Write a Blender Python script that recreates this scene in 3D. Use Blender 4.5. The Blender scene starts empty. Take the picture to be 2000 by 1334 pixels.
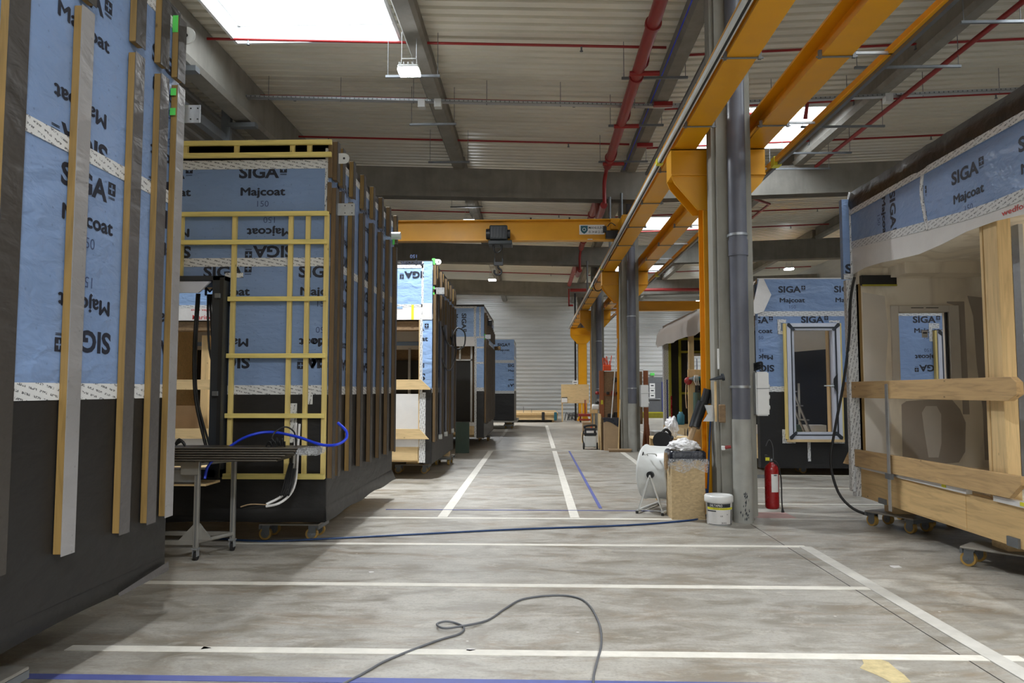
import bpy, bmesh, math, random
from mathutils import Vector, Matrix
random.seed(7)
PI = math.pi
sc = bpy.context.scene
COL = sc.collection

# ------------------------------------------------------------------ camera, world, exposure
F = 1440.0
TH = math.atan(94 / F)
PS = math.atan(46 / F * math.cos(TH))
cam_d = bpy.data.cameras.new('camera')
cam_d.sensor_width = 36.0
cam_d.lens = F / 2000 * 36
cam_d.clip_end = 200
cam = bpy.data.objects.new('camera', cam_d)
COL.objects.link(cam)
cam.location = (0, 0, 1.6)
cam.rotation_euler = (PI / 2 + TH, 0, PS)
sc.camera = cam
sc.view_settings.view_transform = 'Standard'
sc.view_settings.look = 'None'
sc.view_settings.gamma = 1
sc.view_settings.use_curve_mapping = False
sc.view_settings.exposure = 0.3
w = bpy.data.worlds.new('World')
sc.world = w
w.use_nodes = True
w.node_tree.nodes['Background'].inputs[0].default_value = (0.8, 0.88, 1.0, 1)
w.node_tree.nodes['Background'].inputs[1].default_value = 1.0
SKY_E = 8.5          # radiance of the opal skylight panels
LAMP_W = 300.0        # each high-bay lamp
LAMP_E = 60.0

# ------------------------------------------------------------------ materials
class N:
    def __init__(s, m):
        s.t = m.node_tree; s.n = s.t.nodes; s.b = s.n['Principled BSDF']
    def add(s, k, **kw):
        x = s.n.new(k)
        for a, v in kw.items(): setattr(x, a, v)
        return x
    def link(s, a, b): s.t.links.new(a, b)
    def coord(s, kind='Object', scale=(1, 1, 1), rot=(0, 0, 0)):
        c = s.add('ShaderNodeTexCoord'); m = s.add('ShaderNodeMapping')
        m.inputs['Scale'].default_value = scale; m.inputs['Rotation'].default_value = rot
        s.link(c.outputs[kind], m.inputs[0]); return m.outputs[0]
    def noise(s, v, scale, detail=4, rough=.55, dist=0):
        x = s.add('ShaderNodeTexNoise'); s.link(v, x.inputs['Vector'])
        x.inputs['Scale'].default_value = scale; x.inputs['Detail'].default_value = detail
        x.inputs['Roughness'].default_value = rough; x.inputs['Distortion'].default_value = dist
        return x.outputs[0]
    def ramp(s, f, stops):
        x = s.add('ShaderNodeValToRGB'); s.link(f, x.inputs[0])
        e = x.color_ramp.elements
        while len(e) < len(stops): e.new(.5)
        for i, (p, c) in enumerate(stops):
            e[i].position = p
            e[i].color = (c, c, c, 1) if isinstance(c, (int, float)) else (*c, 1)
        return x.outputs[0]
    def mix(s, f, a, b, mode='MIX'):
        x = s.add('ShaderNodeMix', data_type='RGBA', blend_type=mode)
        for i, v in ((0, f), (6, a), (7, b)):
            if isinstance(v, (int, float)): x.inputs[i].default_value = v if i == 0 else (v, v, v, 1)
            elif isinstance(v, tuple): x.inputs[i].default_value = (*v, 1)
            else: s.link(v, x.inputs[i])
        return x.outputs[2]
    def bump(s, h, strength=.3, dist=.01):
        x = s.add('ShaderNodeBump'); x.inputs['Strength'].default_value = strength
        x.inputs['Distance'].default_value = dist
        s.link(h, x.inputs['Height']); s.link(x.outputs[0], s.b.inputs['Normal'])
    def col(s, c):
        if isinstance(c, tuple): s.b.inputs['Base Color'].default_value = (*c, 1)
        else: s.link(c, s.b.inputs['Base Color'])
    def set(s, rough=.5, metal=0, spec=.5):
        if isinstance(rough, (int, float)): s.b.inputs['Roughness'].default_value = rough
        else: s.link(rough, s.b.inputs['Roughness'])
        s.b.inputs['Metallic'].default_value = metal
        s.b.inputs['Specular IOR Level'].default_value = spec

def newmat(name):
    m = bpy.data.materials.new(name); m.use_nodes = True
    return m, N(m)

def srgb(r, g, b):
    f = lambda c: (c / 255 / 12.92) if c <= 10 else ((c / 255 + .055) / 1.055) ** 2.4
    return (f(r), f(g), f(b))

def simple(name, c, rough=.5, metal=0, var=.12, scale=6, bump=0, spec=.5):
    """a plain surface with a little uneven tone"""
    m, n = newmat(name)
    v = n.coord()
    f = n.noise(v, scale, 5, .6)
    a = tuple(max(0, x * (1 - var)) for x in c); b = tuple(min(1, x * (1 + var)) for x in c)
    n.col(n.ramp(f, [(.3, a), (.7, b)]))
    n.set(n.ramp(f, [(.3, max(0, rough - .07)), (.7, min(1, rough + .07))]), metal, spec)
    if bump: n.bump(n.noise(v, scale * 4, 4), bump, .01)
    return m

def wood(name, c, axis=2, dark=.62, rough=.6):
    m, n = newmat(name)
    sc_ = [9, 9, 9]; sc_[axis] = .7
    v = n.coord(scale=tuple(sc_))
    f = n.noise(v, 2.2, 6, .6, 1.2)
    k = n.coord(scale=tuple(3 if i != axis else 1.6 for i in range(3)))
    vo = n.add('ShaderNodeTexVoronoi'); n.link(k, vo.inputs['Vector']); vo.inputs['Scale'].default_value = 2.2
    knot = n.ramp(vo.outputs['Distance'], [(0.03, 1.0), (.075, 0.0)])
    base = n.ramp(f, [(.3, tuple(x * dark for x in c)), (.52, c), (.75, tuple(min(1, x * 1.12) for x in c))])
    n.col(n.mix(knot, base, tuple(x * .35 for x in c)))
    n.set(rough); n.bump(f, .15, .003)
    return m

def membrane(name, c, rough=.42, wr=.5):
    m, n = newmat(name)
    v = n.coord(scale=(1, 1, 1.9))
    f = n.noise(v, 1.5, 3, .5, .9)
    g = n.noise(v, 6, 3, .5, .4)
    h = n.mix(.3, f, g)
    t = n.ramp(n.noise(n.coord(), .9, 3), [(.3, tuple(x * .9 for x in c)), (.7, tuple(min(1, x * 1.1) for x in c))])
    # faint printed dots of the fleece
    uv = n.coord('UV')
    vo = n.add('ShaderNodeTexVoronoi'); n.link(uv, vo.inputs['Vector'])
    vo.inputs['Scale'].default_value = 11; vo.inputs['Randomness'].default_value = .15
    dots = n.ramp(vo.outputs['Distance'], [(.05, .55), (.09, 0.0)])
    n.col(n.mix(dots, t, tuple(x * .55 for x in c)))
    n.set(rough); n.bump(h, wr, .05)
    return m

def tape_mat(name, vertical=False):
    m, n = newmat(name)
    uv = n.coord('UV', rot=(0, 0, (PI / 2 if vertical else 0) + .22))
    br = n.add('ShaderNodeTexBrick'); n.link(uv, br.inputs['Vector'])
    br.offset = .5
    br.inputs['Scale'].default_value = 1.0
    br.inputs['Brick Width'].default_value = .085
    br.inputs['Row Height'].default_value = .036
    br.inputs['Mortar Size'].default_value = .0125
    br.inputs['Mortar Smooth'].default_value = .1
    br.inputs['Color1'].default_value = br.inputs['Color2'].default_value = (1, 1, 1, 1)
    br.inputs['Mortar'].default_value = (0, 0, 0, 1)
    fine = n.ramp(n.noise(uv, 95, 2, .5), [(.45, 0.0), (.52, 1.0)])
    k = n.mix(1.0, br.outputs[0], fine, 'MULTIPLY')
    n.col(n.mix(k, srgb(205, 206, 206), srgb(95, 97, 100)))
    n.set(.4); n.bump(n.noise(n.coord(), 14, 3, .5, .6), .35, .01)
    return m

def floor_mat():
    m, n = newmat('concrete_floor')
    v = n.coord()
    big = n.noise(v, .35, 5, .6, .5); mid = n.noise(n.coord(scale=(1, 2.2, 1)), 1.6, 8, .7, .6); fine = n.noise(v, 45, 4, .6)
    c = n.ramp(big, [(.3, srgb(142, 139, 132)), (.5, srgb(166, 162, 154)), (.72, srgb(186, 182, 173))])
    c = n.mix(n.ramp(mid, [(.38, .85), (.56, 0.0)]), c, srgb(122, 115, 102))
    c = n.mix(n.ramp(n.noise(n.coord(scale=(1, 3.2, 1)), .8, 8, .72, .9), [(.52, 0.0), (.68, .6)]), c, srgb(136, 116, 92))
    c = n.mix(n.ramp(n.noise(n.coord(scale=(1.2, 2.6, 1), rot=(0, 0, .3)), 2.6, 9, .75, 1.2), [(.52, 0.0), (.66, .6)]), c, srgb(186, 182, 172))
    c = n.mix(n.ramp(n.noise(n.coord(scale=(.6, 5, 1)), 3.5, 7, .7, .4), [(.56, 0.0), (.7, .5)]), c, srgb(122, 116, 108))
    c = n.mix(n.ramp(fine, [(.35, .3), (.5, 0.0)]), c, srgb(118, 113, 106))
    sp = n.add('ShaderNodeTexVoronoi'); n.link(v, sp.inputs['Vector']); sp.inputs['Scale'].default_value = 3.1
    c = n.mix(n.ramp(sp.outputs['Distance'], [(.025, .8), (.04, 0.0)]), c, srgb(205, 203, 198))
    st = n.add('ShaderNodeTexVoronoi'); n.link(n.coord(scale=(1, 1.6, 1)), st.inputs['Vector']); st.inputs['Scale'].default_value = 1.7
    c = n.mix(n.ramp(st.outputs['Distance'], [(.02, .55), (.05, 0.0)]), c, srgb(110, 102, 92))
    n.col(c)
    n.set(n.ramp(mid, [(.35, .34), (.65, .55)]), 0, .45)
    n.bump(mid, .08, .006)
    return m

def concrete(name, c, v_=.1):
    m, n = newmat(name)
    v = n.coord()
    f = n.noise(v, 1.2, 7, .62, .3); g = n.noise(v, 30, 4)
    st = n.noise(n.coord(scale=(2.5, 2.5, .3)), 2, 5, .6)
    a = tuple(x * (1 - v_ * 1.8) for x in c); b = tuple(min(1, x * (1 + v_)) for x in c)
    cc = n.ramp(f, [(.32, a), (.6, b)])
    cc = n.mix(n.ramp(st, [(.45, 0.0), (.7, .35)]), cc, tuple(x * .6 for x in c))
    n.col(cc); n.set(.75, 0, .3); n.bump(g, .12, .004)
    return m

def cladding(name, c, rough, metal):
    m, n = newmat(name)
    f = n.noise(n.coord(scale=(.25, .25, 2.5)), 1.3, 4, .6)
    n.col(n.ramp(f, [(.3, tuple(x * .85 for x in c)), (.7, tuple(min(1, x * 1.08) for x in c))]))
    n.set(rough, metal)
    return m

def osb(name, c):
    m, n = newmat(name)
    vo = n.add('ShaderNodeTexVoronoi'); n.link(n.coord(scale=(1, 1, 2.2), rot=(.3, .4, .2)), vo.inputs['Vector'])
    vo.inputs['Scale'].default_value = 28
    f = n.noise(n.coord(), 9, 5, .6)
    a = n.ramp(vo.outputs['Color'], [(.1, tuple(x * .82 for x in c)), (.6, c), (.95, tuple(min(1, x * 1.12) for x in c))])
    n.col(n.mix(n.ramp(f, [(.6, 0.0), (.75, .5)]), a, tuple(x * .62 for x in c))); n.set(.7); return m

def plaster(name):
    m, n = newmat(name)
    f = n.noise(n.coord(scale=(1.2, 1.2, .6)), 1.6, 4, .5, .5)
    n.col(n.ramp(f, [(.42, srgb(232, 221, 201)), (.5, srgb(218, 207, 188)), (.6, srgb(238, 229, 212))]))
    n.set(.85, 0, .2); return m

def emit(name, c, s):
    m, n = newmat(name); n.col((0, 0, 0))
    n.b.inputs['Emission Color'].default_value = (*c, 1); n.b.inputs['Emission Strength'].default_value = s
    return m

def glass(name, tint=(1, 1, 1), rough=.02, alpha=.12):
    m, n = newmat(name)
    tr = n.add('ShaderNodeBsdfTransparent'); tr.inputs[0].default_value = (*tint, 1)
    gl = n.add('ShaderNodeBsdfGlossy'); gl.inputs['Roughness'].default_value = rough
    mx = n.add('ShaderNodeMixShader')
    fr = n.add('ShaderNodeFresnel'); fr.inputs[0].default_value = 1.45
    ad = n.add('ShaderNodeMath', operation='ADD'); n.link(fr.outputs[0], ad.inputs[0]); ad.inputs[1].default_value = alpha * .1
    n.link(ad.outputs[0], mx.inputs[0]); n.link(tr.outputs[0], mx.inputs[1]); n.link(gl.outputs[0], mx.inputs[2])
    n.link(mx.outputs[0], n.n['Material Output'].inputs[0]); return m

def plastic_film(name):
    m, n = newmat(name)
    f = n.ramp(n.noise(n.coord(), 30, 4, .6, 1.5), [(.35, .08), (.62, .5)])
    n.col(srgb(228, 230, 233)); n.set(.18); n.link(f, n.b.inputs['Alpha'])
    n.bump(n.noise(n.coord(), 40, 3, .5, 1.5), .6, .02); return m

M = {}
M['floor'] = floor_mat()
M['concrete'] = concrete('precast_concrete', srgb(136, 133, 126))
M['column'] = concrete('column_concrete', srgb(142, 140, 132))
M['roof'] = cladding('roof_deck_steel', srgb(226, 222, 208), .36, .0)
M['clad'] = cladding('wall_cladding_steel', srgb(205, 206, 206), .3, .35)
M['curb'] = simple('white_skylight_curb', srgb(235, 238, 240), .5, var=.03)
M['opal'] = emit('opal_skylight', (0.9, 0.96, 1.0), SKY_E)
M['lampglass'] = emit('lamp_lens', (0.93, 0.97, 1.0), LAMP_E)
M['yellow'] = simple('crane_yellow_paint', srgb(220, 156, 14), .38, var=.06, scale=2)
M['blue'] = membrane('blue_roofing_fleece', srgb(120, 144, 182), .36, .85)
M['bluep'] = membrane('pale_blue_fleece', srgb(140, 170, 212), .36, wr=.9)
M['black'] = membrane('black_epdm', srgb(25, 24, 24), .5, .35)
M['blackw'] = membrane('black_wrinkled_film', srgb(36, 33, 31), .42, .8)
M['ink'] = simple('navy_print', srgb(27, 33, 48), .5, var=.05)
M['inkthin'] = simple('pale_navy_print', srgb(60, 75, 110), .5, var=.05)
M['redink'] = simple('red_print', srgb(196, 62, 58), .5, var=.05)
M['tape'] = tape_mat('white_joint_tape')
M['tapev'] = tape_mat('white_joint_tape_upright', True)
M['wht'] = simple('white_film', srgb(214, 212, 210), .45, var=.06, scale=3, bump=.4)
M['pineyx'] = wood('yellow_pine_x', srgb(222, 203, 122), 0, .8)
M['pineyz'] = wood('yellow_pine_z', srgb(214, 192, 120), 2, .8)
M['pinez'] = wood('pine_z', srgb(212, 182, 132), 2, .78)
M['piney'] = wood('pine_y', srgb(205, 172, 120), 1, .75)
M['pinex'] = wood('pine_x', srgb(214, 186, 138), 0, .78)
M['plank'] = wood('scaffold_plank_y', srgb(188, 156, 110), 1, .68)
M['battz'] = wood('batten_ochre', srgb(138, 110, 60), 2, .72)
M['battd'] = wood('batten_dark_brown', srgb(104, 82, 52), 2, .7)
M['cover'] = membrane('dark_cover_strip', srgb(80, 77, 76), .45, .6)
M['coverd'] = membrane('darker_cover_strip', srgb(56, 52, 48), .5, .5)
M['cover_sheen'] = membrane('sheen_cover_strip', srgb(138, 136, 136), .4, .6)  # dark strip painted lighter for its sheen at a glancing angle
M['galv'] = simple('galvanised_steel', srgb(186, 190, 194), .35, .75, .08, 20)
M['galvd'] = simple('dull_galvanised_steel', srgb(120, 124, 128), .45, .6, .1, 14)
M['green'] = simple('green_tape', srgb(92, 208, 92), .5, var=.05)
M['red'] = simple('red_pipe_paint', srgb(146, 30, 30), .35, var=.08, scale=4)
M['redl'] = simple('dull_red_main_paint', srgb(142, 42, 40), .4, var=.1, scale=3)
M['pvc'] = simple('grey_pvc_pipe', srgb(98, 100, 110), .35, var=.08, scale=4)
M['castp'] = simple('pale_cast_pipe', srgb(158, 158, 152), .5, 0, .1, 5)
M['osb'] = osb('chipboard', srgb(190, 166, 126))
M['brown'] = osb('brown_hardboard', srgb(128, 104, 76))
M['redwood'] = wood('red_brown_wood', srgb(150, 92, 58), 2, .75)
M['plaster'] = plaster('plasterboard')
M['patch'] = simple('bare_grey_board', srgb(170, 160, 148), .85, var=.06, scale=2)
M['filler'] = simple('pale_joint_filler', srgb(208, 201, 190), .85, var=.05, scale=2)
M['anth'] = simple('anthracite_aluminium', srgb(48, 53, 60), .4, .2, .06)
M['framew'] = simple('film_covered_frame', srgb(196, 200, 212), .4, var=.04)
M['white'] = simple('white_plastic', srgb(222, 223, 222), .4, var=.03)
M['offw'] = simple('off_white_metal', srgb(205, 207, 205), .4, var=.05)
M['rubber'] = simple('black_rubber', srgb(28, 28, 29), .55, var=.1)
M['blkp'] = simple('black_plastic', srgb(30, 32, 35), .4, var=.1)
M['bag'] = simple('dark_blue_bag', srgb(32, 36, 48), .28, var=.15, bump=.6)
M['wheel'] = simple('amber_polyurethane', srgb(176, 140, 70), .45, var=.1)
M['hub'] = simple('grey_hub', srgb(120, 122, 122), .4, .5)
M['dollyp'] = simple('worn_grey_plate', srgb(150, 146, 138), .5, .3, .15, 12)
M['alu'] = simple('aluminium_profile', srgb(168, 166, 160), .35, .6, .06)
M['grey_st'] = simple('grey_profile_stack', srgb(66, 60, 52), .4, .2, .06, 3)
M['film'] = plastic_film('clear_plastic_wrap')
M['heap'] = simple('white_crumpled_plastic', srgb(236, 236, 238), .22, var=.03, bump=.8)
M['tarp'] = simple('beige_tarpaulin', srgb(196, 188, 180), .5, var=.06, scale=1.5, bump=.5)
M['glass'] = glass('window_glass')
M['bluehose'] = simple('bright_blue_hose', srgb(36, 66, 214), .35, var=.05)
M['bluehose2'] = simple('blue_air_hose', srgb(36, 66, 112), .4, var=.05)
M['cable'] = simple('grey_cable', srgb(92, 94, 98), .45, var=.08)
M['exting'] = simple('extinguisher_red', srgb(148, 22, 26), .28, var=.05)
M['orange'] = simple('orange_plastic', srgb(232, 86, 40), .5, var=.1)
M['teal'] = simple('teal_plastic', srgb(40, 96, 110), .45, var=.1)
M['lineW'] = simple('worn_white_floor_paint', srgb(212, 208, 198), .6, var=.1, scale=9)
M['lineF'] = simple('faded_floor_paint', srgb(188, 185, 178), .6, var=.1, scale=9)
M['lineB'] = simple('blue_floor_paint', srgb(84, 92, 150), .6, var=.15, scale=9)
M['lineR'] = simple('faded_red_floor_paint', srgb(176, 140, 134), .6, var=.15, scale=9)
M['stainY'] = simple('yellow_floor_stain', srgb(186, 170, 128), .6, var=.2, scale=20)
M['yellowp'] = simple('yellow_tape', srgb(214, 210, 52), .5, var=.05)
M['yellowb'] = simple('yellow_batten_paint', srgb(160, 154, 44), .55, var=.15)
M['door'] = simple('grey_door_paint', srgb(96, 98, 102), .5, var=.05)
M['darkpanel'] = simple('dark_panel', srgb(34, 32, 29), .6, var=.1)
M['cardb'] = simple('cardboard', srgb(166, 140, 108), .75, var=.08)
M['dgreen'] = simple('dark_green_board', srgb(62, 82, 74), .55, var=.08)
M['bluetrim'] = simple('deep_blue_trim', srgb(50, 62, 130), .5, var=.1)
M['hoist'] = simple('dark_hoist_paint', srgb(28, 34, 36), .4, .2, .1)
M['turq'] = simple('turquoise_board', srgb(128, 158, 150), .85, var=.08)

# ------------------------------------------------------------------ mesh builder
class MB:
    def __init__(s): s.v = []; s.f = []; s.sm = []
    def raw(s, vs, fs, smooth=False):
        o = len(s.v); s.v += [tuple(v) for v in vs]
        for f in fs: s.f.append([i + o for i in f]); s.sm.append(smooth)
        return s
    def box(s, x0, x1, y0, y1, z0, z1, T=None):
        vs = [Vector((x, y, z)) for z in (z0, z1) for y in (y0, y1) for x in (x0, x1)]
        if T: vs = [T @ v for v in vs]
        return s.raw(vs, [(0, 2, 3, 1), (4, 5, 7, 6), (0, 1, 5, 4), (2, 6, 7, 3), (0, 4, 6, 2), (1, 3, 7, 5)])
    def prism(s, pts, axis, a, b, T=None):
        """polygon (2-D, the two other axes in order) extruded along axis from a to b"""
        n = len(pts)
        def P(p, t):
            q = list(p); q.insert(axis, t); v = Vector(q); return T @ v if T else v
        vs = [P(p, a) for p in pts] + [P(p, b) for p in pts]
        fs = [tuple(range(n))[::-1], tuple(range(n, 2 * n))] + [(i, (i + 1) % n, n + (i + 1) % n, n + i) for i in range(n)]
        return s.raw(vs, fs)
    def cyl(s, p, q, r, n=14, r2=None, caps=True):
        p, q = Vector(p), Vector(q); d = (q - p).normalized()
        a = d.orthogonal().normalized(); b = d.cross(a); r2 = r if r2 is None else r2
        vs = [p + (a * math.cos(t) + b * math.sin(t)) * r for t in [2 * PI * i / n for i in range(n)]]
        vs += [q + (a * math.cos(t) + b * math.sin(t)) * r2 for t in [2 * PI * i / n for i in range(n)]]
        s.raw(vs, [(i, (i + 1) % n, n + (i + 1) % n, n + i) for i in range(n)], True)
        if caps:
            s.raw(vs[:n], [tuple(range(n))[::-1]]); s.raw(vs[n:], [tuple(range(n))])
        return s
    def tube(s, pts, r, n=8, smooth=3):
        pts = [Vector(p) for p in pts]
        if smooth and len(pts) > 2:
            out = []
            for i in range(len(pts) - 1):
                p0 = pts[max(i - 1, 0)]; p1 = pts[i]; p2 = pts[i + 1]; p3 = pts[min(i + 2, len(pts) - 1)]
                for k in range(smooth + 1):
                    t = k / (smooth + 1)
                    out.append(.5 * ((2 * p1) + (p2 - p0) * t + (2 * p0 - 5 * p1 + 4 * p2 - p3) * t * t + (3 * p1 - p0 - 3 * p2 + p3) * t ** 3))
            pts = out + [pts[-1]]
        a = None; vs = []
        for i, p in enumerate(pts):
            d = (pts[min(i + 1, len(pts) - 1)] - pts[max(i - 1, 0)]).normalized()
            a = d.orthogonal().normalized() if a is None else (a - d * a.dot(d)).normalized()
            b = d.cross(a)
            vs += [p + (a * math.cos(2 * PI * k / n) + b * math.sin(2 * PI * k / n)) * r for k in range(n)]
        m = len(pts)
        s.raw(vs, [(i * n + k, i * n + (k + 1) % n, (i + 1) * n + (k + 1) % n, (i + 1) * n + k) for i in range(m - 1) for k in range(n)], True)
        s.raw(vs[:n], [tuple(range(n))[::-1]]); s.raw(vs[-n:], [tuple(range(n))])
        return s
    def lathe(s, prof, T=None, n=24):
        """prof: (r, z) pairs around local Z"""
        T = T or Matrix(); m = len(prof)
        vs = [T @ Vector((r * math.cos(2 * PI * k / n), r * math.sin(2 * PI * k / n), z)) for r, z in prof for k in range(n)]
        return s.raw(vs, [(i * n + k, i * n + (k + 1) % n, (i + 1) * n + (k + 1) % n, (i + 1) * n + k) for i in range(m - 1) for k in range(n)], True)
    def build(s, name, mat, parent=None, bev=0, seg=1, group_parent=True):
        me = bpy.data.meshes.new(name)
        me.from_pydata(s.v, [], s.f)
        me.update()
        bm = bmesh.new(); bm.from_mesh(me)
        for f, k in zip(bm.faces, s.sm): f.smooth = k
        bmesh.ops.recalc_face_normals(bm, faces=bm.faces)
        if bev:
            bmesh.ops.bevel(bm, geom=[e for e in bm.edges if e.is_manifold and e.calc_face_angle(0) > .5], offset=bev, segments=seg, affect='EDGES')
        uvl = bm.loops.layers.uv.new('UVMap')
        for f in bm.faces:
            nn = f.normal; ax = max(range(3), key=lambda i: abs(nn[i]))
            for l in f.loops:
                c = l.vert.co
                l[uvl].uv = (c.y, c.z) if ax == 0 else (c.x, c.z) if ax == 1 else (c.x, c.y)
        bm.to_mesh(me); bm.free()
        me.materials.append(M[mat] if isinstance(mat, str) else mat)
        o = bpy.data.objects.new(name, me); COL.objects.link(o)
        if parent: attach(o, parent)
        return o

def world_of(o):
    m = Matrix.LocRotScale(o.location, o.rotation_euler, o.scale)
    return world_of(o.parent) @ o.matrix_parent_inverse @ m if o.parent else m
def attach(o, parent):
    o.parent = parent; o.matrix_parent_inverse = world_of(parent).inverted()

def tag(o, label=None, cat=None, group=None, kind=None):
    for k, v in (('label', label), ('category', cat), ('group', group), ('kind', kind)):
        if v: o[k] = v
    return o
def thing(name, loc, label=None, cat=None, group=None, kind=None):
    o = bpy.data.objects.new(name, None); o.empty_display_size = .1
    o.location = loc; COL.objects.link(o)
    return tag(o, label, cat, group, kind)
def B(name, mat, parent, x0, x1, y0, y1, z0, z1, bev=0, T=None):
    return MB().box(x0, x1, y0, y1, z0, z1, T).build(name, mat, parent, bev)
def copy_tree(o, parent=None):
    c = o.copy(); COL.objects.link(c)
    if parent: c.parent = parent
    for ch in list(o.children): copy_tree(ch, c)
    return c
def tint(o, mat): o.material_slots[0].link = 'OBJECT'; o.material_slots[0].material = M[mat]; return o

# ------------------------------------------------------------------ lettering
def text_bm(s, w_, h_, x, y, bold=.012, sx=0):
    """outline of a word, fitted into w_ x h_ with lower left corner x, y"""
    cu = bpy.data.curves.new('t', 'FONT'); cu.body = s; cu.size = 1; cu.offset = bold; cu.resolution_u = 3
    ob = bpy.data.objects.new('t', cu); COL.objects.link(ob)
    dg = bpy.context.evaluated_depsgraph_get()
    me = bpy.data.meshes.new_from_object(ob.evaluated_get(dg))
    bpy.data.objects.remove(ob); bpy.data.curves.remove(cu)
    xs = [v.co.x for v in me.vertices]; ys = [v.co.y for v in me.vertices]
    ax, bx, ay, by = min(xs), max(xs), min(ys), max(ys)
    vs = [((v.co.x - ax) / (bx - ax) * w_ + x, (v.co.y - ay) / (by - ay) * h_ + y, 0) for v in me.vertices]
    fs = [tuple(p.vertices) for p in me.polygons]
    bpy.data.meshes.remove(me)
    return vs, fs
def rects(cells):
    vs = []; fs = []
    for x0, x1, y0, y1 in cells:
        o = len(vs); vs += [(x0, y0, 0), (x1, y0, 0), (x1, y1, 0), (x0, y1, 0)]; fs.append((o, o + 1, o + 2, o + 3))
    return vs, fs
def bold_text(s, w_, h_, x, y, d):
    V = []; Fc = []
    for k, (dx, dy) in enumerate(((0, 0), (d, 0), (-d, 0), (0, d * .7), (0, -d * .7))):
        vs, fs = text_bm(s, w_ - 2 * d, h_ - 1.4 * d, x + d + dx, y + .7 * d + dy, 0)
        o = len(V); V += [(a, b, k * .00006) for a, b, _ in vs]; Fc += [tuple(i + o for i in f) for f in fs]
    return V, Fc
def flat_mesh(parts, name):
    me = bpy.data.meshes.new(name); V = []; Fc = []; mi = []
    for k, (vs, fs) in enumerate(parts):
        o = len(V); V += vs; Fc += [tuple(i + o for i in f) for f in fs]
        mi += [0 if k != 3 else 1] * len(fs)
    me.from_pydata(V, [], Fc); me.materials.append(M['ink']); me.materials.append(M['inkthin'])
    for p, i in zip(me.polygons, mi): p.material_index = i
    me.update(); return me
q = .0107
cross_cells = []
for i in range(7):
    for j in range(7):
        if not ((i == 3 and 1 <= j <= 5) or (j == 3 and 1 <= i <= 5)):
            cross_cells.append((.432 + i * q, .432 + i * q + q, -.006 + j * q, -.006 + j * q + q))
cross_cells.append((.436, .503, -.022, -.018)); cross_cells.append((.436, .503, -.03, -.026))
WORD = flat_mesh([text_bm('SIGA', .425, .128, 0, -.064, .035), rects(cross_cells),
                  bold_text('Majcoat', .475, .115, .02, -.275, .0055), text_bm('150', .12, .062, .20, -.365, -.004)], 'printed_lettering')
# small registered-trademark ring
def wordmark(parent, O, U, Nn, u, z, inv=False, clip=None, rot90=False, sgn=None):
    """print one wordmark block; u = left end along the face, z = height of the big word's centre"""
    O, U, Nn = Vector(O), Vector(U), Vector(Nn); Zv = Vector((0, 0, 1))
    me = WORD
    if rot90: a, b, cx = -Zv, U, 0
    elif inv: a, b = -U, -Zv
    else: a, b = U, Zv
    loc = O + U * (u + (.51 if inv else 0)) + Zv * (z - O.z) + Nn * .002
    if clip and not rot90 and (u < clip[0] or u + .51 > clip[1]):
        lo, hi = clip[0] - u, clip[1] - u
        if inv: lo, hi = .51 - hi, .51 - lo
        bm = bmesh.new(); bm.from_mesh(WORD)
        for c, nrm in ((lo, (-1, 0, 0)), (hi, (1, 0, 0))):
            bmesh.ops.bisect_plane(bm, geom=bm.verts[:] + bm.edges[:] + bm.faces[:], plane_co=(c, 0, 0), plane_no=nrm, clear_outer=True)
        if not bm.faces: bm.free(); return
        me = bpy.data.meshes.new('printed_lettering'); bm.to_mesh(me); bm.free()
        me.materials.append(M['ink']); me.materials.append(M['inkthin'])
    o = bpy.data.objects.new('printed_lettering', me); COL.objects.link(o)
    m = Matrix((( *a, 0), (*b, 0), (*Nn, 0), (0, 0, 0, 1))).transposed(); m.translation = loc
    o.matrix_world = m; o.rotation_euler = m.to_euler(); o.location = loc
    attach(o, parent); return o
def lettering(parent, s, w_, h_, loc, U, Nn, mat, V=(0, 0, 1), bold=.01, name='printed_lettering'):
    vs, fs = text_bm(s, w_, h_, 0, 0, bold)
    me = bpy.data.meshes.new(name); me.from_pydata(vs, [], fs); me.materials.append(M[mat]); me.update()
    o = bpy.data.objects.new(name, me); COL.objects.link(o)
    m = Matrix(((*Vector(U), 0), (*Vector(V), 0), (*Vector(Nn), 0), (0, 0, 0, 1))).transposed(); m.translation = Vector(loc)
    o.rotation_euler = m.to_euler(); o.location = Vector(loc)
    if parent: attach(o, parent)
    return o

# ================================================================== THE HALL
XL, XR, YN, YF = -7.4, 14.6, -8.5, 47.5
VX = 2.45                                   # valley line
def roofz(x): return 7.60 + .035 * abs(x - VX)
fl = B('floor', 'floor', None, XL, XR, YN, YF + .3, -.2, 0)
tag(fl, kind='structure')
NL = [0]
def fline(x0, x1, y0, y1, mat='lineW', lab=None):
    NL[0] += 1
    o = B('painted_line', mat, fl, x0, x1, y0, y1, 0, .0018 + .0003 * NL[0])
    if lab: o['label'] = lab
    return o
for y, xa, xb in ((9.30, -2.4, 2.2), (7.74, -3.2, 2.75), (6.15, -3.4, 2.72), (4.60, -2.9, 2.9)):
    fline(xa, xb, y - .045, y + .045)
fline(2.9, 4.6, 9.32, 9.4, 'lineF')
fline(-3.6, 3.1, 4.11, 4.18, 'lineB', 'blue painted line')
fline(-1.235, -1.11, 9.35, 19.4); fline(.43, .545, 9.35, 19.4); fline(.43, .545, 20.3, 33)
fline(-1.2, -1.1, 22, 30, 'lineF')
fline(.85, .895, 10.1, 19.4, 'lineB', 'thin blue painted line'); fline(-2.0, 2.2, 9.9, 9.93, 'lineB', 'thin blue painted line')
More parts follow.
